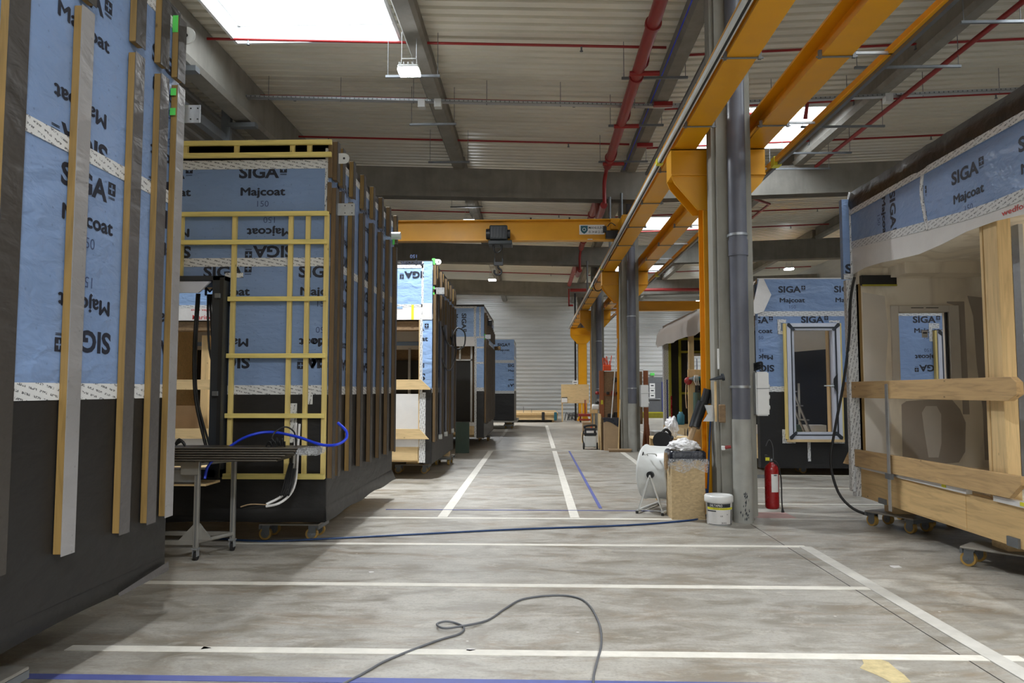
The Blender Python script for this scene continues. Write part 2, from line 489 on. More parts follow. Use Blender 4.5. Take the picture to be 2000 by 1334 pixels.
fline(2.15, 2.27, 12, 19.0); fline(2.68, 2.80, 3.0, 7.72, 'lineF', 'worn pale painted line')
for y in (10.5, 12.2, 14.0): fline(2.95, 6.5, y, y + .07)
fline(-1.6, 2.2, 19.45, 19.55, 'lineF')
for k in range(3): fline(3.9 + k * .01, 4.0 + k * .01, 21 + k * 3.2, 24 + k * 3.2)
B('painted_patch', 'lineR', fl, 2.78, 3.25, 9.42, 9.85, 0, .002)
B('floor_joint', 'rubber', fl, 2.555, 2.562, 2.5, 9.0, 0, .0012)
def blob(name, mat, parent, cx, cy, rx, ry, z0, z1, n=14, seed=1):
    r = random.Random(seed); pts = []
    for i in range(n):
        t = 2 * PI * i / n; k = r.uniform(.65, 1.15); pts.append((cx + rx * k * math.cos(t), cy + ry * k * math.sin(t)))
    return MB().prism(pts, 2, z0, z1).build(name, mat, parent)
blob('yellow_stain', 'stainY', fl, 1.98, 4.42, .11, .24, 0, .0015, seed=3)
blob('paint_chip', 'wht', fl, -.4, 4.64, .03, .02, 0, .003, 7, 5)
blob('paint_chip', 'wht', fl, -1.45, 6.55, .03, .02, 0, .003, 7, 6)
blob('paint_chip', 'wht', fl, 3.25, 6.9, .06, .05, 0, .003, 9, 8)
blob('paint_chip', 'patch', fl, -2.05, 4.62, .05, .04, 0, .003, 3, 9)

# --- walls: ribbed sheets, each its own piece
def rib_profile(z0, z1, pitch=.25, depth=.035):
    pts = []; z = z0
    while z < z1 - 1e-6:
        for a, d in ((0, 0), (.10, 0), (.135, depth), (.215, depth)):
            if z + a < z1: pts.append((z + a, d))
        z += pitch
    pts.append((z1, 0)); return pts
def wall_sheet_x(parent, x0, x1, yw, z0, z1, sgn):
    p = rib_profile(z0, z1); vs = [(x, yw - sgn * (.02 + d), z) for x in (x0, x1) for z, d in p]; n = len(p)
    m = MB().raw(vs, [(i, i + 1, n + i + 1, n + i) for i in range(n - 1)])
    m.raw([(x0, yw, z0), (x1, yw, z0), (x1, yw, z1), (x0, yw, z1)], [(0, 1, 2, 3)])
    return m.build('cladding_sheet', 'clad', parent)
def wall_sheet_y(parent, y0, y1, xw, z0, z1, sgn):
    p = rib_profile(z0, z1); vs = [(xw - sgn * (.02 + d), y, z) for y in (y0, y1) for z, d in p]; n = len(p)
    m = MB().raw(vs, [(i, i + 1, n + i + 1, n + i) for i in range(n - 1)])
    m.raw([(xw, y0, z0), (xw, y1, z0), (xw, y1, z1), (xw, y0, z1)], [(0, 1, 2, 3)])
    return m.build('cladding_sheet', 'clad', parent)
wf = thing('wall_back', (4, YF, 0), kind='structure')
B('wall_core', 'concrete', wf, XL, XR, YF + .1, YF + .3, 0, 8.4)
for xs in ((-7.4, -2.6), (-2.6, 2.5), (2.5, 6.9), (8.15, 14.6)):
    z = 0
    while z < 8:
        wall_sheet_x(wf, xs[0], xs[1], YF + .08, z, min(z + 1, 8.05), 1); z += 1
for k in range(2, 8): wall_sheet_x(wf, 6.9, 8.15, YF + .08, k + (.4 if k == 2 else 0), k + 1.0, 1)
wl = thing('wall_left', (XL, 20, 0), kind='structure')
B('wall_core', 'concrete', wl, XL - .2, XL, YN, YF + .3, 0, 8.4)
for ys in ((-8.5, 5), (5, 11), (11, 17), (17, 23), (23, 35), (35, 47.5)):
    for k in range(8): wall_sheet_y(wl, ys[0], ys[1], XL + .02, k, min(k + 1, 8.05), -1)
wr = B('wall_right', 'clad', None, XR, XR + .2, YN, YF + .3, 0, 8.4); tag(wr, kind='structure')
wn = B('wall_near', 'clad', None, XL, XR, YN - .2, YN, 0, 8.4); tag(wn, kind='structure')
# --- ceiling of trapezoid sheets
ce = thing('ceiling', (0, 20, 7.6), kind='structure')
def roof_sheet(parent, x0, x1, y0, y1):
    p = []; y = y0
    while y < y1 - 1e-6:
        for a, d in ((0, 0), (.15, 0), (.165, .075), (.235, .075)):
            p.append((min(y + a, y1), d))
        y += .25
    p.append((y1, 0)); n = len(p)
    vs = [(x, yy, roofz(x) + d) for x in (x0, x1) for yy, d in p]
    return MB().raw(vs, [(i, i + 1, n + i + 1, n + i) for i in range(n - 1)]).build('roof_sheet', 'roof', parent)
SKY = [(-5.25, -2.38, 9.5, 12.5), (3.9, 6.42, 15.5, 18.2), (3.85, 6.42, 25.5, 27.5), (3.85, 6.42, 35.5, 37.5),
       (2.95, 6.42, 5.5, 7.5), (2.95, 6.42, -3.5, -.5), (-1.2, 1.6, -3.5, -1.5), (7.6, 10.4, 1.5, 4.5), (7.6, 10.4, 7.5, 10.5), (2.95, 6.42, 43.5, 45.5), (-5.25, -2.38, 43.5, 45.5)]  # this row: unseen skylights added to brighten the hall
BAYS = [(XL, -1.98), (-1.98, VX), (VX, 6.72), (6.72, 10.98), (10.98, XR)]
proto = {}
for b0, b1 in BAYS:
    for k in range(56):
        y0 = YN + k
        hit = [s for s in SKY if s[0] > b0 and s[1] < b1 and s[2] < y0 + 1 - 1e-3 and s[3] > y0 + 1e-3]
        if hit:
            s = hit[0]
            roof_sheet(ce, b0, s[0], y0, y0 + 1); roof_sheet(ce, s[1], b1, y0, y0 + 1)
            if s[2] > y0 + .01: roof_sheet(ce, s[0], s[1], y0, s[2])
            if s[3] < y0 + .99: roof_sheet(ce, s[0], s[1], s[3], y0 + 1)
        elif (b0, b1) in proto:
            o = proto[(b0, b1)].copy(); COL.objects.link(o); o.location.y = y0 - proto[(b0, b1)]['y0']
        else:
            o = roof_sheet(ce, b0, b1, y0, y0 + 1); o['y0'] = y0; proto[(b0, b1)] = o
for i, (x0, x1, y0, y1) in enumerate(SKY):
    s = thing('skylight', ((x0 + x1) / 2, (y0 + y1) / 2, 7.7), kind='structure')
    za = min(roofz(x0), roofz(x1)) - .06; zb = 8.35
    m = MB()
    m.box(x0 - .05, x0, y0 - .05, y1 + .05, za, zb).box(x1, x1 + .05, y0 - .05, y1 + .05, za, zb)
    m.box(x0, x1, y0 - .05, y0, za, zb).box(x0, x1, y1, y1 + .05, za, zb)
    m.build('curb', 'curb', s)
    B('opal_panel', 'opal', s, x0, x1, y0, y1, zb, zb + .04)
    m = MB()
    m.box(x0, x1, y1 - .05, y1 - .02, 8.0, 8.04).box(x0 + .02, x0 + .05, y0, y1, 8.0, 8.04)
    m.box((x0 + x1) / 2 - .02, (x0 + x1) / 2 + .02, y0, y1, zb - .05, zb)
    m.build('frame_bar', 'offw', s)
    if i == 0:
        MB().tube([(-3.9, 12.2, 8.3), (-3.75, 11.6, 8.15), (-3.6, 11.2, 8.3)], .012, 6).build('vent_stay', 'galvd', s)
# --- purlins, valley beam, transverse beams, columns
def structure_piece(name, mat, *a, bev=.02, label=None):
    o = B(name, mat, None, *a, bev=bev); tag(o, kind='structure'); return o
def purlin(x0, x1, z0, z1, ya, yb):
    h = .05
    o = MB().prism([(x0 + h, z0), (x1 - h, z0), (x1, z0 + .09), (x1 - .05, z0 + .14), (x1 - .05, z1), (x0 + .05, z1), (x0 + .05, z0 + .14), (x0, z0 + .09)], 1, ya, yb).build('roof_purlin', 'concrete')
    tag(o, kind='structure')
YB = [-2.0, 9.0, 18.7, 28.7, 38.4, YF + .1]
for ya, yb in zip(YB[:-1], YB[1:]):
    purlin(-2.15, -1.81, 7.30, 7.74, ya + .35, yb)
    purlin(2.30, 2.62, 7.17, 7.60, ya + .35, yb)
    purlin(6.56, 6.86, 7.30, 7.74, ya + .35, yb)
    purlin(10.85, 11.15, 7.45, 7.88, ya + .35, yb)
    purlin(-6.1, -5.68, 7.0, 7.86, ya + .35, yb)
def cross_beam(y0):
    m = MB()
    for x0, x1 in ((XL, VX), (VX, XR)):
        za = 6.45 + .027 * abs(x0 - VX); zb = 6.45 + .027 * abs(x1 - VX)
        ta = 7.17 + .035 * abs(x0 - VX); tb = 7.17 + .035 * abs(x1 - VX)
        for (yy0, yy1, ca, cb, da, db) in ((y0, y0 + .35, za, ta, zb, tb),):
            vs = [(x0, yy0, ca), (x0, yy1, ca), (x0, yy1, cb), (x0, yy0, cb), (x1, yy0, da), (x1, yy1, da), (x1, yy1, db), (x1, yy0, db)]
            m.raw(vs, [(0, 1, 2, 3), (7, 6, 5, 4), (0, 4, 5, 1), (3, 2, 6, 7), (0, 3, 7, 4), (1, 5, 6, 2)])
            # lower flange
            vs = [(x0, yy0 - .04, ca - .0), (x0, yy1 + .04, ca), (x0, yy1 + .04, ca + .12), (x0, yy0 - .04, ca + .12),
                  (x1, yy0 - .04, da), (x1, yy1 + .04, da), (x1, yy1 + .04, da + .12), (x1, yy0 - .04, da + .12)]
            m.raw(vs, [(0, 1, 2, 3), (7, 6, 5, 4), (0, 4, 5, 1), (3, 2, 6, 7), (0, 3, 7, 4), (1, 5, 6, 2)])
    o = m.build('cross_beam', 'concrete'); tag(o, kind='structure')
for y in (-2.0, 9.0, 18.7, 28.7, 38.4):
    if y != 9.0: cross_beam(y)
# eave: steel rail, posts and brackets on the left wall
ev = thing('eave_steelwork', (-6.2, 12, 6.5), kind='structure')
B('eave_rail', 'galvd', ev, -6.35, -6.2, YN, YF, 6.55, 6.72)
for k in range(12):
    y = 3.9 + k * 2.6
    MB().box(-6.3, -6.12, y, y + .12, 5.2, 7.7).box(-6.2, -5.6, y - .02, y + .14, 6.86, 6.95).build('eave_bracket', 'galvd', ev)
# ---- columns with rain pipe
def column(y, full=True):
    c = thing('concrete_column', (2.46, y, 0), kind='structure')
    MB().box(2.23, 2.725, y, y + .34, 0, 7.15).build('column_shaft', 'column', c, .05, 2)
    MB().cyl((2.515, y - .06, 0.0), (2.515, y - .06, 1.24), .118, 20).build('cast_rain_pipe', 'castp', c)
    MB().cyl((2.515, y - .06, 1.24), (2.515, y - .06, 7.2), .11, 20).build('rain_pipe', 'pvc', c)
    for z in (1.62, 3.5, 5.6):
        MB().cyl((2.515, y - .06, z), (2.515, y - .06, z + .03), .118, 20).box(2.39, 2.64, y - .03, y + .01, z, z + .03).build('pipe_clamp', 'galv', c)
    MB().cyl((2.515, y - .06, 3.25), (2.515, y - .06, 3.45), .12, 20).build('pipe_socket', 'pvc', c)
    return c
for i, y in enumerate((9.2, 19.38, 29.3, 39.0)):
    c_ = column(y)
    if i == 0:
        r9 = random.Random(5); m9 = MB()
        for k in range(34):
            zc = .05 + .32 * r9.random(); xc = 2.515 + r9.gauss(0, .014 + .02 * (zc < .22)); w9 = r9.uniform(.002, .011); h9 = r9.uniform(.006, .03)
            m9.raw([(xx, 9.14 - math.sqrt(.1195 ** 2 - (xx - 2.515) ** 2), zz) for xx, zz in ((xc - w9, zc), (xc, zc - h9), (xc + w9, zc + .004), (xc + w9 * .4, zc + h9))], [(0, 1, 2, 3)])
        m9.build('dirty_scuff', 'anth', c_)['kind'] = 'stuff'
# cable / conduit beside the far beam
for (x, y, z0, z1) in ((2.02, 28.55, 4.9, 6.6), (2.06, 38.2, 0.0, 6.6), (1.9, 18.6, 4.9, 6.5), (2.2, 18.6, 5.0, 6.6)):
    o = MB().cyl((x, y, z0), (x, y, z1), .05 if z0 == 0 else .035, 10).build('vertical_conduit', 'galvd' if z0 else 'blkp')
    tag(o, {(2.02): 'galvanised upright conduit beside the third concrete beam', 2.06: 'black upright pipe left of the last yellow crane post',
            1.9: 'left of two galvanised conduits below the nearest cross beam', 2.2: 'right of two galvanised conduits below the nearest cross beam'}[x], 'conduit')

for x, z0, z1, lab in ((1.93, 5.5, 5.95, 'upper'), (1.98, 4.95, 5.3, 'lower')):
    o = B('cable_box', 'galvd', None, x, x + .16, 18.5, 18.62, z0, z1, .01); B('box_lid', 'blkp', o, x + .02, x + .14, 18.49, 18.5, z0 + .04, z1 - .04); tag(o, lab + ' grey cable box on the conduits below the nearest cross beam', 'box')

# ================================================================== CRANE
def runway(x0, x1, name_label):
    t = thing('crane_runway_beam', ((x0 + x1) / 2, 15, 4.79), name_label, 'crane rail')
    m = MB(); xc = (x0 + x1) / 2; y0, y1 = 1.0, 38.9
    m.box(x0, x1, y0, y1, 4.79, 4.815).box(x0, x1, y0, y1, 5.065, 5.09).box(xc - .012, xc + .012, y0, y1, 4.815, 5.065)
    m.build('steel_beam', 'yellow', t)
    B('rail', 'galvd', t, xc - .025, xc + .025, y0, y1, 5.09, 5.13)
    y = 3.25
    while y < 38:
        MB().cyl((x0 - .05, y, 4.775), (x1 + .05, y, 4.775), .009, 6).box(x0 - .03, x0 + .0, y - .015, y + .015, 4.76, 4.84).box(x1, x1 + .03, y - .015, y + .015, 4.76, 4.84).build('flange_clamp', 'galvd', t)
        y += 1.85
    return t
rl = runway(1.84, 2.14, 'left yellow crane beam running over the columns to the far wall')
rr = runway(2.74, 3.03, 'right yellow crane beam running over the columns to the far wall')
def rail(x, z, lab, arm):
    t = thing('conductor_rail', (x, 15, z), lab, 'power rail')
    MB().box(x - .035, x + .035, 1.0, 38.9, z - .02, z + .045).build('rail_housing', 'offw' if arm < 0 else 'yellow', t, .006)
    MB().box(x - .012, x + .012, 1.0, 38.9, z - .026, z - .019).build('contact_slot', 'rubber', t)
    if arm > 0: MB().box(x - .012, x + .045, 1.0, 38.9, z - .06, z - .03).build('contact_strip', 'galv', t)
    y = 3.25
    while y < 38:
        MB().box(min(x, x + arm), max(x, x + arm), y + .04, y + .07, z - .01 if arm > 0 else z + .03, z + .02 if arm > 0 else z + .06).build('rail_arm', 'galvd', t); y += 3.7 if arm < 0 else 1.85
    for y in (10.3, 19.5, 23.2): MB().box(x - .045, x + .045, y, y + .12, z - .03, z + .055).build('joint_sleeve', 'yellowp', t)
    return t
rail(1.77, 4.82, 'pale conductor rail along the left side of left crane beam', -.001)
t = thing('conductor_rail', (3.42, 15, 4.8), 'thin yellow conductor rail right of the right crane beam', 'power rail')
MB().box(3.37, 3.44, 1.0, 38.9, 4.80, 4.87).build('rail_housing', 'yellow', t, .006)
MB().box(3.41, 3.455, 1.0, 38.9, 4.76, 4.80).build('contact_strip', 'galvd', t)
y = 3.25
while y < 38:
    MB().box(3.0, 3.42, y, y + .025, 4.80, 4.825).build('rail_arm', 'galv', t); y += 1.85
for y in (10.3, 20.5): MB().box(3.36, 3.465, y, y + .14, 4.75, 4.88).build('joint_sleeve', 'yellowp', t)

def crane_post(y, lab):
    t = thing('crane_post', (2.42, y, 0), lab, 'crane post', 'yellow posts holding up the crane beams')
    x0, x1 = 2.215, 2.63
    m = MB()
    m.box(x0, x1, y - .15, y - .13, 0.02, 4.3).box(x0, x1, y + .13, y + .15, .02, 4.3).box((x0 + x1) / 2 - .01, (x0 + x1) / 2 + .01, y - .13, y + .13, .02, 4.3)
    m.build('post', 'yellow', t)
    MB().box(x0 - .08, x1 + .08, y - .22, y + .22, 0, .025).build('base_plate', 'yellow', t)
    for sx in (x0, x1):
        MB().prism([(sx, .025), (sx + (-.1 if sx == x0 else .1), .025), (sx, .28)], 1, y - .01 - .13, y - .13 + .01).build('gusset', 'yellow', t)
    # T head: plate that flares from the post to carry both beams
    for yy in (y - .17, y + .15):
        MB().prism([(1.80, 4.78), (1.80, 4.42), (1.84, 4.32), (2.14, 3.96), (2.64, 3.96), (2.98, 4.32), (3.03, 4.42), (3.03, 4.78)], 1, yy, yy + .02).build('head_plate', 'yellow', t)
    MB().box(1.80, 3.03, y - .17, y + .17, 4.765, 4.785).build('top_plate', 'yellow', t)
    MB().box(1.80, 3.03, y - .2, y + .2, 4.42, 4.44).build('mid_plate', 'yellow', t)
    for x in (1.80, 3.015): MB().box(x, x + .015, y - .15, y + .15, 4.44, 4.765).build('side_plate', 'yellow', t)
    return t
for y, lab in ((9.82, 'yellow crane post behind the nearest concrete column'), (19.98, 'yellow crane post behind the second concrete column'),
               (29.85, 'yellow crane post behind the third concrete column'), (38.1, 'yellow crane post at the far end, behind the plywood board')):
    crane_post(y, lab)
def girder(x0, x1, y, z0, z1, lab):
    t = thing('crane_girder', ((x0 + x1) / 2, y, z0), lab, 'crane')
    MB().box(x0, x1, y - .11, y + .11, z0, z0 + .025).box(x0, x1, y - .11, y + .11, z1 - .025, z1).box(x0, x1, y - .02, y + .02, z0 + .025, z1 - .025).build('girder_beam', 'yellow', t)
    return t
g = girder(-5.7, 1.78, 16.6, 4.97, 5.45, 'yellow crane girder spanning the left bay, with black hoist')
B('end_carriage', 'yellow', g, 1.86, 2.12, 15.7, 17.5, 5.14, 5.36, .02)
B('end_joint', 'yellow', g, 1.70, 1.9, 16.45, 16.75, 5.2, 5.45, .01)
MB().box(1.58, 1.9, 16.36, 16.47, 4.98, 5.16).box(1.52, 1.6, 16.36, 16.46, 5.12, 5.26).build('end_buffer', 'blkp', g, .01)
MB().tube([(1.62, 16.4, 5.25), (1.7, 16.38, 5.33), (1.8, 16.4, 5.27)], .01, 6).build('buffer_cable', 'rubber', g)
for x in (-.1, .78): MB().cyl((x, 16.6, 5.45), (x, 16.6, 5.51), .02, 8).build('top_stop', 'blkp', g)
sg = B('maker_sign', 'white', g, 1.0, 1.57, 16.565, 16.575, 5.11, 5.33)
lettering(sg, 'MANULEC', .34, .06, (1.21, 16.5645, 5.235), (1, 0, 0), (0, -1, 0), 'anth')
lettering(sg, '05 34 68 22 22', .33, .055, (1.21, 16.5645, 5.14), (1, 0, 0), (0, -1, 0), 'anth')
MB().prism([(1.03, 5.31), (1.03, 5.2), (1.06, 5.155), (1.11, 5.125), (1.16, 5.155), (1.19, 5.2), (1.19, 5.31)], 1, 16.560, 16.5645).build('shield_emblem', 'teal', sg)
MB().lathe([(.028, 0), (.04, 0)], Matrix.Translation((1.11, 16.559, 5.225)) @ Matrix.Rotation(PI / 2, 4, 'X'), 16).build('emblem_ring', 'white', sg)
B('small_label', 'galv', g, 1.18, 1.29, 16.485, 16.489, 4.972, 4.992)
h = thing('electric_hoist', (-.8, 16.5, 4.8), 'black electric hoist hanging under the yellow girder', 'hoist')
MB().box(-1.02, -.62, 16.2, 16.46, 4.94, 5.26).build('housing', 'hoist', h, .02)
MB().cyl((-1.1, 16.33, 5.08), (-1.0, 16.33, 5.08), .12, 16).cyl((-.62, 16.33, 5.08), (-.56, 16.33, 5.08), .10, 16).build('drum_end', 'blkp', h)
MB().box(-1.05, -.52, 16.25, 16.7, 4.84, 4.93).box(-1.0, -.94, 16.46, 16.72, 4.9, 5.02).build('trolley', 'hoist', h, .01)
for k in range(5): MB().box(-.98 + k * .07, -.95 + k * .07, 16.185, 16.2, 4.98, 5.22).build('cooling_fin', 'blkp', h)
MB().tube([(-.95, 16.35, 4.86), (-.93, 16.35, 4.72), (-.84, 16.35, 4.66), (-.76, 16.35, 4.74), (-.78, 16.35, 4.86)], .014, 8).build('cable_loop', 'rubber', h)
for x in (-.91, -.74): MB().cyl((x, 16.4, 4.45), (x, 16.4, 4.86), .006, 6).build('hoist_rope', 'rubber', h)
MB().box(-.93, -.72, 16.36, 16.44, 4.38, 4.46).box(-.93, -.90, 16.37, 16.43, 4.42, 4.54).box(-.75, -.72, 16.37, 16.43, 4.42, 4.54).build('hook_block', 'blkp', h, .005)
MB().tube([(-.83, 16.4, 4.38), (-.83, 16.4, 4.33), (-.76, 16.4, 4.27), (-.78, 16.4, 4.19), (-.86, 16.4, 4.17), (-.92, 16.4, 4.22), (-.91, 16.4, 4.28)], .022, 8).build('hook', 'blkp', h)
girder(3.02, 14.2, 32.0, 5.0, 5.42, 'yellow crane girder crossing the right bay near the far wall')
# festoon cable by the rail
o = MB().tube([(1.72, 21.0, 4.78), (1.66, 21.0, 4.6), (1.74, 21.0, 4.42), (1.88, 21.0, 4.45), (1.93, 21.0, 4.6), (1.9, 21.0, 4.75)], .014, 8).build('cable_loop', 'rubber')
tag(o, 'small black cable loop hanging from the left crane beam', 'cable')

# ================================================================== ROOF SERVICES
sp = thing('sprinkler_pipework', (1.75, 10, 7.0), 'red sprinkler pipework hung beneath the ribbed roof', 'pipe')
main_y = [(1.0, 17.6), (20.3, 28.0), (30.5, 37.8)]
for a, b in main_y:
    MB().cyl((1.75, a, 7.0), (1.75, b, 7.0), .1, 18).build('main_pipe', 'redl', sp)
for y in (4.8, 10.6, 12.45, 16.9, 22.5, 26.5): MB().cyl((1.75, y, 7.0), (1.75, y + .07, 7.0), .125, 18).build('pipe_coupling', 'redl', sp)
for y in (18.1, 28.3): MB().tube([(1.75, y - .5, 7.0), (1.75, y - .1, 6.95), (1.72, y, 6.7), (1.72, y, 6.2)], .05, 10).build('drop_pipe', 'red', sp)
for y in (20.2, 30.3): MB().tube([(1.72, y - 1.9, 6.22), (1.72, y - .4, 6.25), (1.75, y, 6.6), (1.75, y + .5, 7.0)], .09, 12).build('riser_pipe', 'redl', sp)
MB().cyl((1.8, 38.0, 6.74), (10.5, 38.0, 6.74), .085, 12).build('far_pipe', 'redl', sp)
MB().box(1.7, 1.95, 37.9, 38.1, 5.9, 5.98).box(1.7, 1.76, 37.9, 38.1, 5.9, 6.8).build('far_bracket', 'red', sp)
def branch(y, xa, xb, r=.024):
    for x0, x1 in ((xa, min(VX, xb)), (max(VX, xa), xb)):
        if x1 - x0 < .1: continue
        MB().cyl((x0, y, roofz(x0) - .16), (x1, y, roofz(x1) - .16), r, 8).build('branch_pipe', 'red', sp)
        x = x0 + 1.0
        while x < x1 - .3:
            z = roofz(x) - .16
            MB().cyl((x, y, z), (x, y, z - .09), .016, 8).cyl((x, y, z - .09), (x, y, z - .1), .03, 8).build('sprinkler_head', 'galvd', sp); x += 2.9
for y in (7.45, 9.9, 12.35, 14.85, 17.35): branch(y, -6.0, 2.2 if y < 9.9 else 2.25); branch(y + .3, 2.7, 14)
for y in (21.5, 24.6, 27.2, 31.5, 34.5, 37.4, 42, 45): branch(y, -6.0, 2.2); branch(y + .2, 2.7, 14)
for y in (9.9, 12.35, 14.85, 17.35, 24.6):
    MB().tube([(1.75, y, 7.05), (1.9, y, 7.15), (1.93, y, 7.4), (1.93, y, 7.45)], .04, 8).cyl((1.6, y - .15, 6.93), (2.1, y - .15, 6.93), .045, 8).build('branch_riser', 'red', sp)
MB().cyl((7.08, 2.0, 7.22), (7.08, 18.5, 7.22), .045, 10).build('branch_main', 'red', sp)
MB().tube([(3.4, 19.4, 7.2), (4.2, 19.4, 7.2), (7.08, 22.2, 7.2), (7.08, 27, 7.2)], .04, 8, 0).build('branch_main', 'red', sp)
MB().tube([(5.4, 14.6, 7.0), (5.4, 14.4, 7.4), (5.4, 16.6, 7.75)], .045, 8, 0).build('drop_pipe', 'red', sp)
MB().cyl((3.0, 16.8, 7.95), (5.4, 16.8, 7.95), .04, 8).build('branch_pipe', 'red', sp)

def trapeze(x0, x1, y, z, lab):
    t = thing('trapeze_hanger', ((x0 + x1) / 2, y, z), lab, 'hanger')
    MB().box(x0, x1, y - .02, y + .02, z - .02, z + .02).build('strut_channel', 'galvd', t)
    for x in (x0 + .04, x1 - .04):
        MB().cyl((x, y, z), (x, y, roofz(x)), .006, 6).build('threaded_rod', 'galvd', t)
for x0, x1, y, where in ((-2.57, -1.63, 12.3, 'beside the nearest hanging lamp'), (-2.55, -1.6, 14.6, 'behind the cable tray, left bay'), (-2.53, -1.55, 17.1, 'before the nearest cross beam, left bay'), (-2.5, -1.55, 21.4, 'above the second hanging lamp'),
                  (1.5, 2.64, 12.5, 'under the red main, nearest of three'), (1.5, 2.62, 14.8, 'under the red main, middle of three'), (1.5, 2.66, 17.2, 'under the red main, farthest of three'),
                  (6.25, 7.15, 10.7, 'under the right purlin, nearest the camera'), (5.35, 7.1, 12.2, 'under the right purlin, second from the camera'), (5.45, 7.15, 15.0, 'under the right purlin, over near skylight edge'), (5.6, 7.2, 16.7, 'under the right purlin, in the skylight light'), (5.7, 7.2, 17.9, 'under the right purlin, nearest the cross beam')):
    trapeze(x0, x1, y, 6.98, 'galvanised trapeze hanger ' + where)
def tray(y, lab):
    t = thing('cable_tray', (2, y, 7.1), lab, 'cable tray')
    for xa, xb in ((-6.0, VX), (VX, 14)):
        for f0, f1, zz0, zz1 in ((0, .12, 0, .006), (0, .005, 0, .05), (.115, .12, 0, .05)):
            za, zb = roofz(xa) - .5, roofz(xb) - .5
            MB().raw([(xa, y + f0, za + zz0), (xb, y + f0, zb + zz0), (xb, y + f1, zb + zz0), (xa, y + f1, za + zz0), (xa, y + f0, za + zz1), (xb, y + f0, zb + zz1), (xb, y + f1, zb + zz1), (xa, y + f1, za + zz1)],
                     [(0, 1, 2, 3), (4, 5, 6, 7), (0, 1, 5, 4), (2, 3, 7, 6), (1, 2, 6, 5), (3, 0, 4, 7)]).build('tray_channel', 'galv', t)
        m = MB(); x = xa
        while x < xb:
            z = roofz(x) - .5; m.box(x, x + .02, y - .006, y - .001, z + .012, z + .038); x += .09
        o = m.build('tray_slots', 'galvd', t); o['kind'] = 'stuff'
        x = xa + .7
        while x < xb:
            z = roofz(x) - .5; MB().cyl((x, y + .06, z - .03), (x, y + .06, z + .47), .006, 6).build('tray_rod', 'galvd', t); x += 1.45
    for x in (-2.3, -1.98, 6.75): MB().box(x, x + .14, y - .03, y + .12, 7.14, 7.3).build('junction_box', 'offw', t)
    return t
tray(14.1, 'perforated metal cable tray crossing the hall below the roof')
t = thing('cable_tray', (2.55, 10, 7.0), 'long galvanised cable tray running beside the valley beam', 'cable tray')
MB().box(2.78, 2.84, 2, 18.4, 7.0, 7.03).box(2.775, 2.78, 2, 18.4, 7.0, 7.05).build('tray_channel', 'galvd', t)
MB().cyl((2.27, 2, 7.21), (2.27, 18.6, 7.21), .012, 6).build('blue_cable', 'bluehose', t)
for y in (5.2, 9.6, 14.0, 16.4): MB().box(2.3, 2.66, y, y + .1, 7.08, 7.16).build('red_bracket', 'red', t)

def lamp(x, y, z, lab, vis=True):
    t = thing('high_bay_lamp', (x, y, z), lab, 'lamp', 'high-bay lamps hanging from the roof')
    MB().box(x - .17, x + .17, y - .14, y + .14, z + .04, z + .1).build('lamp_body', 'offw', t, .015)
    for k in range(5): MB().box(x - .15 + k * .07, x - .13 + k * .07, y - .13, y + .13, z + .1, z + .14).build('cooling_fin', 'offw', t)
    MB().box(x - .165, x + .165, y - .135, y + .135, z, z + .04).build('lamp_lens', 'lampglass', t)
    MB().tube([(x - .14, y - .02, z + .08), (x - .12, y - .02, z + .24), (x + .12, y - .02, z + .24), (x + .14, y - .02, z + .08)], .01, 6, 0).build('bracket', 'offw', t)
    for s in (-.12, .12): MB().cyl((x + s, y - .02, z + .24), (x + s, y - .02, roofz(x) - .35), .005, 6).build('hanging_wire', 'galv', t)
    L = bpy.data.lights.new('lamp_light', 'AREA'); L.energy = LAMP_W; L.shape = 'RECTANGLE'; L.size = .33; L.size_y = .27; L.color = (.95, .98, 1); L.spread = 2.6
    lo = bpy.data.objects.new('lamp_light', L); COL.objects.link(lo); lo.location = (x, y, z - .01); attach(lo, t)
for x, y, z, lab in ((-2.04, 11.6, 6.72, 'glowing high-bay lamp nearest the camera, under the left purlin'), (-2.0, 22.0, 6.66, 'glowing high-bay lamp above the yellow left girder'), (-2.0, 34.0, 6.66, 'small glowing lamp far back, right of the hoist hook'),
                (10.8, 31.5, 6.7, 'glowing lamp above the blue building module behind the right column'), (.15, -.5, 6.7, 'high-bay lamp just behind the camera, over the open floor'), (-.8, -6.0, 6.7, 'high-bay lamp well behind the camera, left of two'), (4.8, -6.0, 6.7, 'high-bay lamp well behind the camera, right of two'), (6.7, 1.6, 6.7, 'high-bay lamp over the right module, out of the picture'),  # lamps well behind and over the right module are added as fill
                (-6.2, 44.0, 6.7, 'high-bay lamp before the back wall, left bay'), (9.5, 43.0, 6.7, 'high-bay lamp before the back wall, right bay')):  # both unseen, added to brighten the back wall
    lamp(x, y, z, lab)

